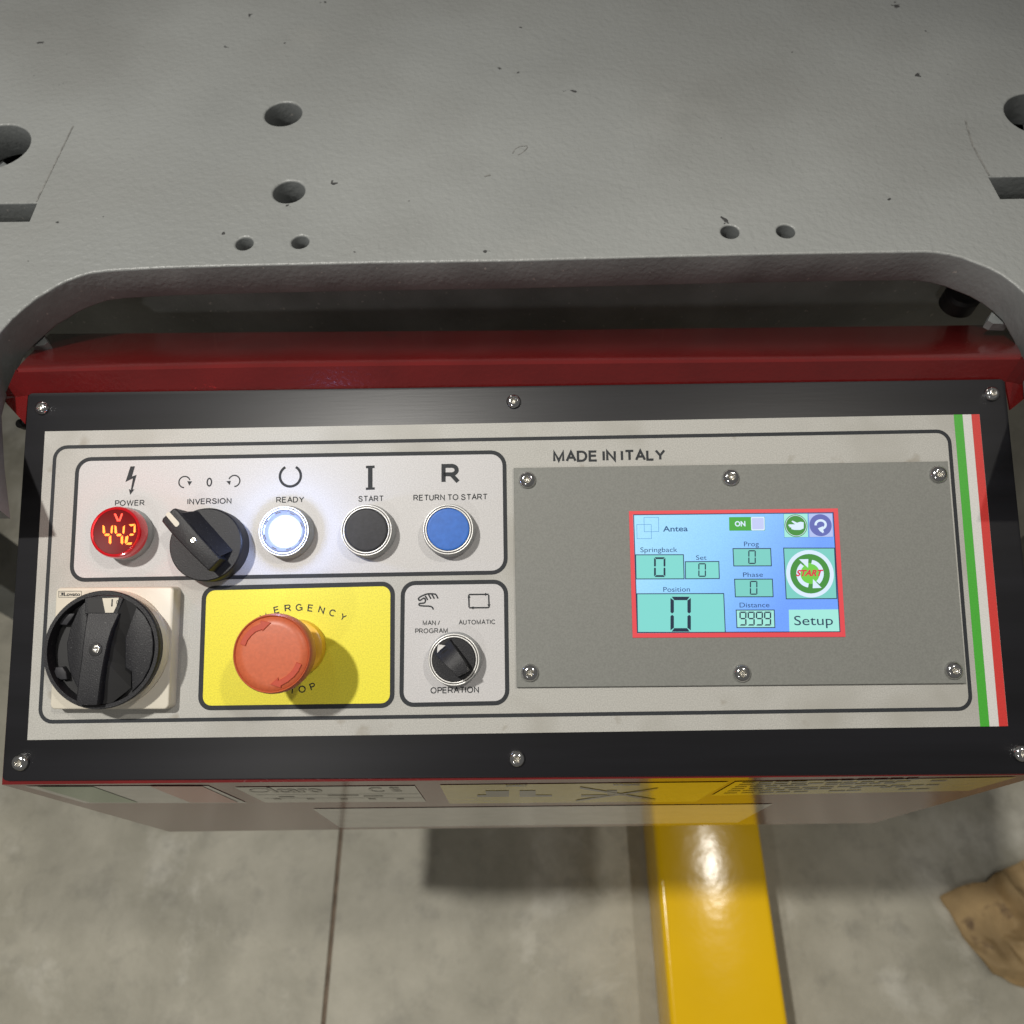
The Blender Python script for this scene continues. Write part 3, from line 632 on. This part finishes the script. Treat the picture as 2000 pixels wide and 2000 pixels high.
# ---- main isolator switch
H0 = 0.0085
mp_ = [p2(*zl(298, 108), H0), p2(*zl(1690, 98), H0), p2(*zl(1622, 1541), H0), p2(*zl(225, 1541), H0)]
ms = prism('main_switch', rquad(mp_, 0.0028), 0.0001, H0, M['cream'], box, 'large black rotary main switch on a square cream plate', bevel=0.0009, base_scale=1.012)
ctp = ctr(218.8, 1266.6, H0)
lathe('collar', ctp, [(0.0322, H0 - 0.0005), (0.0322, H0 + 0.002), (0.0316, H0 + 0.0028), (0.0312, H0 + 0.0055), (0.020, H0 + 0.0055)], M['cream'], ms)
HK = 0.0215
ck = ctr(196.8, 1268.5, HK); rk = mm(114.0, 196.8, 1268.5, HK)
kn = lathe('knob', ck, [(rk * 0.95, H0 + 0.0040), (rk * 0.965, H0 + 0.0086), (rk * 0.99, H0 + 0.0095), (rk, HK - 0.001), (rk * 0.985, HK), (rk * 0.925, HK), (rk * 0.915, HK - 0.001), (rk * 0.91, HK - 0.007), (0, HK - 0.007)], M['black'], ms)
def zk(x, y, h=HK): return p2(*zl(x, y), h)
lathe('dish_floor', ck, [(rk * 0.905, HK - 0.0069), (rk * 0.5, HK - 0.0068), (0, HK - 0.0068)], M['blackdeep'], ms)
# raised sector either side of the grip, inside the dish
HS = HK - 0.0012
prism('dish_sector', [zk(1240, 330, HS), zk(1340, 430, HS), zk(1420, 580, HS), zk(1445, 740, HS), zk(1440, 900, HS), zk(1400, 1060, HS), zk(1320, 1210, HS), zk(1190, 1345, HS), zk(1185, 1100, HS), zk(1110, 1050, HS), zk(1110, 700, HS)], HK - 0.0072, HS, M['black'], ms, bevel=0.0006)
prism('dish_sector', [zk(640, 250, HS), zk(540, 350, HS), zk(450, 560, HS), zk(400, 760, HS), zk(410, 960, HS), zk(450, 1140, HS), zk(520, 1280, HS), zk(570, 1330, HS), zk(640, 700, HS)], HK - 0.0072, HK - 0.003, M['black'], ms, bevel=0.0006)
for pts_ in ([(335, 520), (345, 450), (400, 415), (520, 410), (480, 470), (420, 550), (335, 545)], [(270, 1100), (290, 1045), (370, 1040), (410, 1100), (425, 1190), (350, 1195), (295, 1165)]):
    prism('padlock_tab', [zk(x, y, HK - 0.003) for x, y in pts_], HK - 0.0075, HK - 0.0032, M['collar'] if False else M['blackcap'], ms, bevel=0.0005)
HG = 0.0300
head = [(640, 225), (860, 190), (1060, 205), (1100, 232), (1030, 418), (640, 418)]
prism('grip_head', [zk(x, y, HK) for x, y in head], HK - 0.007, HK + 0.0004, M['black'], ms, bevel=0.0004, segs=1)
rows = [(640, 1022, 412, 0.0008), (636, 960, 600, 0.0030), (632, 925, 760, 0.0042), (618, 890, 960, 0.0048), (590, 855, 1190, 0.0052), (568, 832, 1400, 0.0054), (560, 815, 1484, 0.0050)]
V = []; Fc = []
for (xl, xr, y, dz) in rows:
    for (x, d) in ((xl - 14, -0.0072), (xl - 8, dz - 0.0010), (xl + 12, dz), (xr - 14, dz), (xr + 4, dz - 0.0010), (xr + 12, -0.0072)):
        q = zk(x, y, HK + 0.003); V.append((q[0], q[1], HK + d))
for k in range(len(rows) - 1):
    for i in range(5): Fc.append((6 * k + i, 6 * k + i + 1, 6 * k + i + 7, 6 * k + i + 6))
Fc += [(0, 1, 2, 3, 4, 5), tuple(6 * (len(rows) - 1) + i for i in (5, 4, 3, 2, 1, 0))]
gr_ = raw('grip', V, Fc, M['black'], ms); sharp(gr_.data, 40)
# right flank of the grip leans out into the dish
fl_ = [(1110, 232), (1240, 330), (1150, 560), (1110, 800), (1110, 1050), (1120, 1300), (940, 1470), (825, 1480), (850, 1180), (890, 950), (930, 720), (1000, 480)]
fz = [HK + 0.0005, HK - 0.0005, HK - 0.004, HK - 0.006, HK - 0.006, HK - 0.005, HK - 0.001, HK + 0.002, HK + 0.003, HK + 0.003, HK + 0.003, HK + 0.0015]
V = [(*zk(x, y, HK), z - 0.0006) for (x, y), z in zip(fl_, fz)]
raw('grip_flank', V, [(0, 1, 2, 11), (11, 2, 3, 10), (10, 3, 4, 9), (9, 4, 5, 8), (8, 5, 6, 7)], M['blackdeep'], ms)
# position window with the printed I and O
hw = HK + 0.00055
sheet('position_window', rquad([zk(672, 238, hw), zk(1050, 225, hw), zk(985, 405, hw), zk(680, 400, hw)], 0.0008), hw, M['blackdeep'], ms)
sheet('position_label', [zk(845, 232, hw), zk(1040, 226, hw), zk(1010, 330, hw), zk(975, 402, hw), zk(880, 402, hw)], hw + 0.0001, M['cream'], ms)
text('I', zl(947, 337), zl(963, 337), 17, h=hw + 0.0002, parent=ms, bold=0.0, name='position_letter')
text('O', zl(1008, 305), zl(1036, 304), 8, h=hw + 0.0002, parent=ms, bold=0.01, name='position_letter')
HB = HK + 0.0048
sc = ctr(*zl(762, 838), HB); lathe('screw_recess', sc, [(0.0036, HB - 0.0002), (0.0034, HB + 0.00005), (0.0032, HB + 0.0001), (0, HB + 0.0001)], M['blackdeep'], ms, n=28)
sc = ctr(*zl(775, 832), HB); lathe('screw', sc, [(0.0021, HB + 0.0002), (0.0019, HB + 0.0006), (0.0010, HB + 0.0008), (0, HB + 0.0004)], M['recess'], ms, n=20)
# maker's mark on the plate
hp = H0 + 0.0001
def zq(x, y): return p2(90 + x / 9.2, 1135 + y / 9.2, hp)
ribbon('printed_frame', [zq(226, 182), zq(634, 180), zq(634, 290), zq(226, 290)], 0.00022, hp, M['ink'], ms, closed=True)
text('Lovato', (90 + 318 / 9.2, 1135 + 268 / 9.2), (90 + 610 / 9.2, 1135 + 268 / 9.2), 7.2, h=hp, parent=ms, bold=0.025, name='makers_mark')
multi('makers_mark', [('f', [zq(245, 258), zq(310, 258), zq(310, 267), zq(245, 267)]), ('f', [zq(262, 205), zq(318, 205), zq(318, 215), zq(262, 215)]), ('f', [zq(275, 215), zq(312, 215), zq(312, 250), zq(275, 250)]), ('f', [zq(244, 206), zq(254, 206), zq(254, 216), zq(244, 216)])], hp, M['ink'], ms)

# ---- emergency stop
cy_ = ctr(576.3, 1265.7, 0.006); ry = mm(55, 576, 1266, 0.006)
es = lathe('emergency_stop', cy_, [(ry * 1.0, 0.0002), (ry, 0.004), (ry * 0.97, 0.0062), (ry * 0.9, 0.0068), (ry * 0.6, 0.0068)], M['eyellow'], box, 'red mushroom emergency stop on a yellow collar, casting a round shadow')
hh = 0.044; ch_ = ctr(529.5, 1277, hh); rh = mm(78.3, 529.5, 1277, hh)
lathe('stem', cy_, [(ry * 0.74, 0.006), (ry * 0.72, 0.014), (ry * 0.80, 0.020), (rh * 0.80, 0.030)], M['ered'], es)
cc = (ch_[0], ch_[1])
lathe('button_head', cc, [(rh * 0.72, 0.026), (rh * 0.90, 0.0285), (rh * 0.975, 0.0330), (rh * 1.0, 0.0375), (rh * 0.995, 0.0405), (rh * 0.975, 0.0427), (rh * 0.950, 0.0435), (rh * 0.930, 0.0432), (rh * 0.920, 0.0424), (rh * 0.908, 0.0431),
      (rh * 0.7, 0.0434), (rh * 0.35, 0.0436), (0, 0.0437)], M['ered'], es, n=96, ang=70)
HA = 0.0443
def zar(x, y, h=0.0439): return p2(*ze(x, y), h)
for tri, rib in (([(655, 438), (553, 415), (558, 455), (565, 505), (570, 522)], [(375, 660), (400, 600), (440, 548), (490, 505), (562, 478)]),
                 ([(650, 1052), (728, 983), (738, 1015), (748, 1060), (755, 1085)], [(935, 842), (905, 905), (865, 955), (815, 998), (742, 1040)])):
    v, f = ribbon_vf([zar(*q) for q in rib], 0.0029)
    V = []; Fc = []
    left = [v[2 * i] for i in range(len(rib))]; right = [v[2 * i + 1] for i in range(len(rib))]
    tip = [zar(*q) for q in tri]
    outl = [tuple(p) for p in left] + ([tip[4], tip[0], tip[1]] if (Vector(tip[4]) - left[-1]).length < (Vector(tip[1]) - left[-1]).length else [tip[1], tip[0], tip[4]]) + [tuple(p) for p in right[::-1]]
    prism('moulded_arrow', outl, 0.0426, 0.04405, M['ered2'], es, bevel=0.00015, segs=1)

# ---- operation selector
b, c, r = bezel_set('operation_selector', 886.3, 1288.4, 51.0, 'black two position selector with a white triangle above the word OPERATION')
q = r * 0.83
lathe('knob_base', c, [(q, 0.006), (q, 0.0096), (q * 0.97, 0.0100), (0, 0.0100)], M['black'], b)
hs_ = 0.0215
def zo(x, y, h): return p2(*zs(x, y), h)
prof = [(555, 1110, 770, 925, 0.0108), (640, 1200, 830, 1020, 0.0160), (730, 1285, 905, 1120, 0.0185), (820, 1370, 980, 1230, 0.0190), (885, 1445, 1028, 1365, 0.0186)]
V = []; Fc = []
for (x0, y0, x1, y1, z) in prof:
    a = zo(x0, y0, z); bq = zo(x1, y1, z); V += [(a[0], a[1], z), (bq[0], bq[1], z)]
k0 = len(V)
for (x0, y0, x1, y1, z) in prof:
    a = zo(x0 - 5, y0 + 5, 0.010); bq = zo(x1 + 45, y1 - 5, 0.010); V += [(a[0], a[1], 0.0095), (bq[0], bq[1], 0.0095)]
for i in range(4):
    Fc += [(2 * i, 2 * i + 1, 2 * i + 3, 2 * i + 2), (2 * i, 2 * i + 2, k0 + 2 * i + 2, k0 + 2 * i), (2 * i + 1, k0 + 2 * i + 1, k0 + 2 * i + 3, 2 * i + 3)]
Fc += [(0, k0, k0 + 1, 1), (8, 9, k0 + 9, k0 + 8)]
g_ = raw('grip', V, Fc, M['black'], b); sharp(g_.data, 30)
a0 = [(615, 992), (716, 1004), (676, 1040), (640, 1068), (600, 1112), (600, 1045)]
raw('pointer_mark', [(*zo(x, y, 0.0145), z) for (x, y), z in zip(a0, (0.0143, 0.0155, 0.0152, 0.0150, 0.0145, 0.0139))], [(0, 1, 2, 3, 4, 5)], M['wprint'], b)

# ---- grey display plate and touch screen
HPl = 0.0022
dp = prism('display_plate', [p2(1003.3, 913.8, HPl), p2(1851.5, 901, HPl), p2(1888, 1334.6, HPl), p2(1009, 1342.7, HPl)], 0.0002, HPl, M['greyplate'], box, bevel=0.0002, segs=1)
for (u, v) in ((1030, 937), (1428, 932), (1834, 926), (1035, 1314), (1450, 1315), (1864, 1309.5)):
    qv = ph(u, v, HPl + 0.0012); screw(qv.x, qv.y, HPl, 17.0 / 3.45 / 1000, dp, random.uniform(0, 1.5))
def zt(x, y): return (1180 + x / 3.864, 960 + y / 3.864)
hS = HPl + 0.0001
def pt(x, y, h=hS): return p2(*zt(x, y), h)
def emat(name, col, es=1.0):
    return mat(name, (0.01, 0.01, 0.01, 1), 0.35, emit=col, es=es, spec=0.35)
E_red = mat('red_screen_frame', (0.62, 0.05, 0.05, 1), 0.4, emit=(0.25, 0.03, 0.06, 1), es=0.5)
E_ink = emat('screen_dark_ink', srgb(28, 52, 82)); E_txt = emat('screen_text', srgb(34, 66, 110)); E_dig = emat('screen_digit', srgb(22, 42, 66))
E_box = emat('screen_field', srgb(126, 212, 204)); E_box2 = emat('screen_field_dim', srgb(120, 202, 192)); E_green = emat('screen_green', srgb(70, 165, 60)); E_green2 = emat('screen_deep_green', srgb(64, 140, 58))
E_white = emat('screen_white', srgb(214, 232, 252)); E_lil = emat('screen_lilac', srgb(176, 190, 235)); E_pur = emat('screen_purple', srgb(96, 104, 176)); E_start = emat('screen_red_text', srgb(212, 40, 70))
E_lite = emat('screen_light_green', srgb(160, 228, 215)); E_logo = emat('screen_logo_line', srgb(70, 130, 190)); E_ltx = emat('screen_logo_text', srgb(38, 84, 130))
E_knob = emat('screen_toggle', srgb(190, 200, 240)); E_glow = emat('screen_bright_green', srgb(110, 200, 70))
# backlit panel, cyan at left going to blue at right
sm = bpy.data.materials.new('backlit_screen'); sm.use_nodes = True; N = sm.node_tree.nodes; L = sm.node_tree.links; bs = N['Principled BSDF']
tc = N.new('ShaderNodeTexCoord'); sx = N.new('ShaderNodeSeparateXYZ'); L.new(tc.outputs['Object'], sx.inputs[0])
xa, xb = pt(240, 600)[0], pt(1780, 600)[0]; ya, yb = pt(900, 170)[1], pt(900, 1060)[1]
m1 = N.new('ShaderNodeMapRange'); m1.inputs[1].default_value = xa; m1.inputs[2].default_value = xb; L.new(sx.outputs[0], m1.inputs[0])
m2 = N.new('ShaderNodeMapRange'); m2.inputs[1].default_value = ya; m2.inputs[2].default_value = yb; m2.inputs[4].default_value = 0.35; L.new(sx.outputs[1], m2.inputs[0])
ad = N.new('ShaderNodeMath'); ad.operation = 'ADD'; L.new(m1.outputs[0], ad.inputs[0]); L.new(m2.outputs[0], ad.inputs[1])
cr = N.new('ShaderNodeValToRGB'); L.new(ad.outputs[0], cr.inputs[0]); e = cr.color_ramp.elements
e[0].position = 0.0; e[0].color = srgb(166, 224, 250); e[1].position = 1.0; e[1].color = srgb(108, 158, 248); e2 = cr.color_ramp.elements.new(0.5); e2.color = srgb(142, 204, 252)
nz = N.new('ShaderNodeTexNoise'); nz.inputs['Scale'].default_value = 1400; L.new(tc.outputs['Object'], nz.inputs[0])
mn = N.new('ShaderNodeMapRange'); mn.inputs[3].default_value = 0.86; mn.inputs[4].default_value = 1.14; L.new(nz.outputs[0], mn.inputs[0])
L.new(cr.outputs[0], bs.inputs['Emission Color']); L.new(mn.outputs[0], bs.inputs['Emission Strength']); bs.inputs['Base Color'].default_value = (0.01, 0.01, 0.012, 1); bs.inputs['Roughness'].default_value = 0.35
ts = prism('touch_screen', [pt(215, 172), pt(1733, 155), pt(1785, 1062), pt(245, 1070)], HPl + 0.00002, hS, sm, box, 'lit blue touch screen in a thin red frame')
out_, inn = [pt(187, 148), pt(1762, 128), pt(1820, 1097), pt(215, 1103)], [pt(217, 173), pt(1731, 156), pt(1783, 1061), pt(247, 1069)]
fz_ = HPl + 0.0004
V = [(x, y, fz_) for x, y in out_] + [(x, y, fz_) for x, y in inn] + [(x, y, HPl) for x, y in out_] + [(x, y, HPl) for x, y in inn]
Fc = []
for i in range(4):
    j = (i + 1) % 4; Fc += [(i, j, 4 + j, 4 + i), (i, 8 + i, 8 + j, j), (4 + i, 4 + j, 12 + j, 12 + i)]
raw('screen_frame', V, Fc, E_red, ts)
ribbon('screen_edge', [pt(222, 176), pt(1728, 160), pt(1779, 1058), pt(250, 1065)], 0.0005, hS + 0.00006, E_ink, ts, closed=True)
s1, s2, s3, s4 = hS + 0.00004, hS + 0.00008, hS + 0.00012, hS + 0.00016
def fld(c, m_, w=0.0005, nm='screen_field', ink=None):
    q = [pt(*p) for p in c]; sheet(nm, q, s1, m_, ts)
    if w: ribbon('field_outline', q, w, s2, ink or E_ink, ts, closed=True)
def st(s, a, b, c, m_=None, bold=0.0, shear=0.0, h=None, nm='caption'):
    text(s, zt(*a), zt(*b), c / 3.864, h=h or s3, material=m_ or E_txt, parent=ts, bold=bold, shear=shear, name=nm)
fld([(237, 478), (598, 477), (603, 659), (241, 660)], E_box); fld([(612, 530), (865, 528), (869, 657), (614, 659)], E_box)
fld([(247, 772), (902, 770), (914, 1063), (252, 1063)], E_box); fld([(972, 431), (1256, 430), (1262, 561), (978, 562)], E_box2)
fld([(984, 662), (1269, 661), (1275, 794), (990, 795)], E_box2); fld([(996, 895), (1283, 894), (1288, 1026), (1002, 1027)], E_lite)
fld([(1354, 427), (1738, 427), (1756, 808), (1374, 810)], E_box2); fld([(1393, 892), (1768, 889), (1778, 1057), (1398, 1061)], E_lite, 0)
fld([(1353, 168), (1536, 166), (1541, 345), (1359, 347)], E_lite, 0.0002, ink=E_logo); fld([(1541, 166), (1722, 164), (1729, 343), (1548, 345)], E_lil, 0.0002, ink=E_logo)
st('Springback', (274, 458), (553, 456), 36); st('Set', (694, 516), (774, 515), 34); st('Position', (447, 757), (648, 755), 36); st('Prog', (1056, 414), (1168, 413), 36)
st('Phase', (1049, 645), (1199, 643), 34); st('Distance', (1023, 875), (1248, 873), 36); st('Setup', (1436, 1009), (1728, 1007), 70, E_ink)
st('Antea', (444, 303), (632, 300), 42, E_ltx, bold=0.015, nm='maker_name')
# logo: two overlapping squares
multi('logo_squares', [('r', [pt(*q) for q in c_], 0.00022, True) for c_ in (((300, 195), (410, 195), (412, 302), (303, 304)), ((246, 249), (355, 249), (357, 356), (248, 356)))], s2, E_logo, ts)
# ON toggle
sheet('toggle', rquad([pt(942, 193), pt(1213, 191), pt(1215, 295), pt(944, 296)], 0.0004), s1, E_green, ts); sheet('toggle_knob', rquad([pt(1107, 192), pt(1210, 191), pt(1212, 293), pt(1110, 294)], 0.0006), s2, E_white, ts)
sheet('toggle_knob_face', rquad([pt(1114, 200), pt(1203, 199), pt(1205, 284), pt(1117, 285)], 0.0005), s3, E_knob, ts)
st('ON', (987, 264), (1067, 263), 40, E_white, bold=0.035)
def disc(x, y, rx, m_, z, nm): c_ = pt(x, y); rr_ = abs(pt(x + rx, y)[0] - c_[0]); sheet(nm, arc(c_[0], c_[1], rr_, 0, 360 - 9, 39), z, m_, ts); return c_, rr_
disc(1447, 258, 86, E_green2, s2, 'icon_disc'); c_, rr_ = pt(1447, 258), abs(pt(1447 + 78, 258)[0] - pt(1447, 258)[0])
ribbon('icon_ring', arc(c_[0], c_[1], rr_, 0, 351, 39), 0.0003, s3, E_white, ts, closed=True)
def ic(items, nm, m_): multi(nm, items, s4, m_, ts)
def PF(pts_): return ('f', [pt(*q) for q in pts_])
def PR(pts_, w, cl=False): return ('r', [pt(*q) for q in pts_], w, cl)
ic([PF([(1505, 232), (1505, 278), (1480, 290), (1435, 290), (1412, 284), (1412, 272), (1398, 270), (1398, 262), (1390, 260), (1390, 250), (1400, 248), (1440, 248), (1412, 226), (1422, 220), (1455, 236), (1480, 228)])], 'hand_icon', E_white)
disc(1633, 254, 84, E_pur, s2, 'icon_disc')
a_ = [(1633 + 38 * math.cos(math.radians(t)), 250 - 32 * math.sin(math.radians(t))) for t in range(190, -100, -15)]
ic([PR(a_, 0.0013), PF([(1612, 278), (1660, 312), (1645, 268)]), PF([(1612, 278), (1650, 262), (1652, 316), (1628, 300)])], 'return_icon', E_white)
disc(1553, 620, 180, E_white, s2, 'icon_disc'); disc(1553, 620, 150, E_green2, s3, 'icon_disc'); disc(1553, 618, 80, E_glow, s3 + 0.00002, 'icon_disc')
def aring(t0, t1, r0=88, sx_=1.0): return [(1553 + r0 * math.cos(math.radians(t)) * sx_, 620 - r0 * math.sin(math.radians(t)) * 1.02) for t in range(t0, t1, 10 if t1 > t0 else -10)]
ic([PR(aring(262, 130), 0.0023), PR(aring(82, -50), 0.0023), PF([(1470, 512), (1540, 510), (1538, 576)]), PF([(1640, 727), (1573, 730), (1575, 660)])], 'cycle_arrows', E_white)
st('START', (1448, 640), (1658, 638), 48, E_start, bold=0.04, shear=0.35, h=s4 + 0.00006)
# seven segment figures
def seg7(ch, x0, y0, x1, y1, w, nm='figure'):
    m_ = (y0 + y1) / 2; g = w * 0.35; k = w * 0.5
    on = {'0': 'abcdef', '9': 'abcdfg'}[ch]; L_ = []
    hzs = {'a': y0, 'g': m_ - w / 2, 'd': y1 - w}
    for s_ in on:
        if s_ in hzs:
            y = hzs[s_]; L_.append(PF([(x0 + g + k * (s_ == 'g'), y + (0 if s_ != 'd' else w)), (x1 - g - k * (s_ == 'g'), y + (0 if s_ != 'd' else w)), (x1 - w - g * .3, y + (w if s_ != 'd' else 0)), (x0 + w + g * .3, y + (w if s_ != 'd' else 0))]))
        else:
            xx = x0 if s_ in 'fe' else x1 - w; ya_, yb_ = (y0, m_) if s_ in 'fb' else (m_, y1)
            xi, xo = (xx + w, xx) if s_ in 'fe' else (xx, xx + w)
            if s_ in 'fb': L_.append(PF([(xo, ya_ + g), (xi, ya_ + w + g * .3), (xi, yb_ - w * .6), ((xo + xi) / 2, yb_ - g * .5), (xo, yb_ - w * .6)]))
            else: L_.append(PF([(xo, yb_ - g), (xi, yb_ - w - g * .3), (xi, ya_ + w * .6), ((xo + xi) / 2, ya_ + g * .5), (xo, ya_ + w * .6)]))
    multi(nm, L_, s3, E_dig, ts)
seg7('0', 376, 496, 462, 645, 14); seg7('0', 710, 541, 768, 644, 9); seg7('0', 500, 794, 654, 1057, 26); seg7('0', 1087, 443, 1144, 547, 9); seg7('0', 1099, 674, 1156, 779, 9)
for k in range(4): seg7('9', 1020 + k * 62, 906, 1074 + k * 62, 1012, 10.5)

# ---- stickers on the front of the box (vertical face)
def fq(u, v, off=0.0): return loc(fr(u, v, off))
def fsheet(name, px, off, material, parent, label=None):
    o_ = raw(name, [fq(u, v, off) for u, v in px], [tuple(range(len(px)))], material, parent, label); return o_
O1, O2 = 0.0003, 0.0005
fs = fsheet('flag_sticker', [(49, 1536), (406, 1535), (482, 1568.5), (166, 1568.5)], O1, M['wlabel'], box, 'green, white and red flag sticker')
fsheet('stripe', [(72, 1537), (182, 1537), (270, 1567.8), (176, 1567.8)], O2, M['glabel'], fs, 'green stripe'); fsheet('stripe', [(293, 1536), (395, 1536), (466, 1567.8), (372, 1567.8)], O2, M['rlabel'], fs, 'red stripe')
rp_ = fsheet('rating_plate', [(458, 1538), (810, 1535), (832, 1566), (518, 1567.5)], O1, M['label'], box, 'pale maker plate with faint lettering')
def ftext(s, a, b, capw, parent, bold=0.0, m_=None, nm='lettering'):
    P0, P1 = fq(*a, O2), fq(*b, O2); upw = (PINV.to_3x3() @ Vector((0, 0, 1))).normalized()
    text3(nm, s, P0, P1, capw, upw, m_ or M['inkgloss'], parent, bold)
ftext('Icaro', (538, 1549), (634, 1548), 0.020, rp_, 0.03); ftext('C E', (725, 1547.5), (786, 1546.5), 0.016, rp_, 0.02)
eo = [fq(507 + 21 * math.cos(t * PI / 12), 1544.5 + 4 * math.sin(t * PI / 12), O2) for t in range(24)]
ei = [fq(507 + 17 * math.cos(t * PI / 12), 1544.5 + 3 * math.sin(t * PI / 12), O2) for t in range(24)]
raw('emblem', eo + ei, [(i, (i + 1) % 24, (i + 1) % 24 + 24, i + 24) for i in range(24)], M['inkgloss'], rp_)
def fline(a, b, w, parent, nm='printed_line'):
    A, B = fr(*a, O2), fr(*b, O2); w2 = Vector((0, 0, w / 2))
    raw(nm, [loc(A - w2), loc(B - w2), loc(B + w2), loc(A + w2)], [(0, 1, 2, 3)], M['inkgloss'], parent)
fline((500, 1553), (820, 1551), 0.001, rp_); fline((515, 1560), (826, 1558.5), 0.001, rp_)
for u in (535, 600, 665, 720, 775): fline((u, 1561.5), (u + 14, 1561.4), 0.005, rp_)
for a, b in (((640, 1554.5), (700, 1554.2)), ((545, 1557), (575, 1557)), ((710, 1556), (748, 1555.6))): fline(a, b, 0.004, rp_)
w1 = fsheet('warning_sticker', [(859, 1533.5), (1424, 1527.5), (1358, 1566), (878, 1569.5)], O1, M['ylabel'], box, 'yellow sticker with two drawings, one crossed out')
ftext('WRONG', (1195, 1535.0), (1248, 1534.4), 0.006, w1, 0.03); ftext('CORRECT', (988, 1536.6), (1030, 1536), 0.006, w1, 0.03)
def fpoly(px, parent, nm='drawing'): fsheet(nm, px, O2, M['inkgloss'], parent)
fpoly([(948, 1545), (994, 1544.5), (994, 1556), (932, 1557), (932, 1553), (950, 1552.5)], w1); fpoly([(1015, 1544.5), (1046, 1544.2), (1046, 1553), (1078, 1553), (1078, 1556), (1015, 1556.5)], w1)
fpoly([(1186, 1544), (1205, 1543.8), (1205, 1552), (1186, 1552.5)], w1); fpoly([(1135, 1553), (1185, 1552.8), (1185, 1556), (1135, 1556.5)], w1)
def fdiag(a, b, w, parent, nm='cross_stroke'):
    A, B = fr(*a, O2 + 0.0001), fr(*b, O2 + 0.0001); w2 = Vector((0, 0, w / 2)); raw(nm, [loc(A - w2), loc(B - w2), loc(B + w2), loc(A + w2)], [(0, 1, 2, 3)], M['inkgloss'], parent)
fdiag((1133, 1539), (1280, 1563), 0.006, w1); fdiag((1125, 1564.5), (1285, 1541), 0.006, w1)
w2_ = fsheet('warning_sticker', [(1437, 1527), (1986, 1518), (1891, 1544.5), (1390, 1554)], O1, M['ylabel'], box, 'yellow sticker filled with lines of small print')
for k in range(6):
    t = (k + 0.7) / 6.6
    ul, vl = 1437 + (1390 - 1437) * t + 18, 1527 + 27 * t; ur, vr = 1986 - 95 * t - 60 - random.uniform(20, 160), 1518 + 26.5 * t
    nseg = 12
    for j in range(nseg):
        if random.random() < 0.14: continue
        f0 = j / nseg; f1 = (j + random.uniform(0.7, 0.93)) / nseg
        fline((ul + (ur - ul) * f0, vl + (vr - vl) * f0 + (ul + (ur - ul) * f0 - ul) * 0), (ul + (ur - ul) * f1, vl + (vr - vl) * f1), 0.0038, w2_, 'text_line')
fsheet('clear_label', [(611, 1580), (1509, 1570.5), (1441, 1606.5), (664, 1616.5)], O1, M['wlabel'], box, 'long pale label along the lower front')
wts = bpy.data.objects.get('warning_sticker')
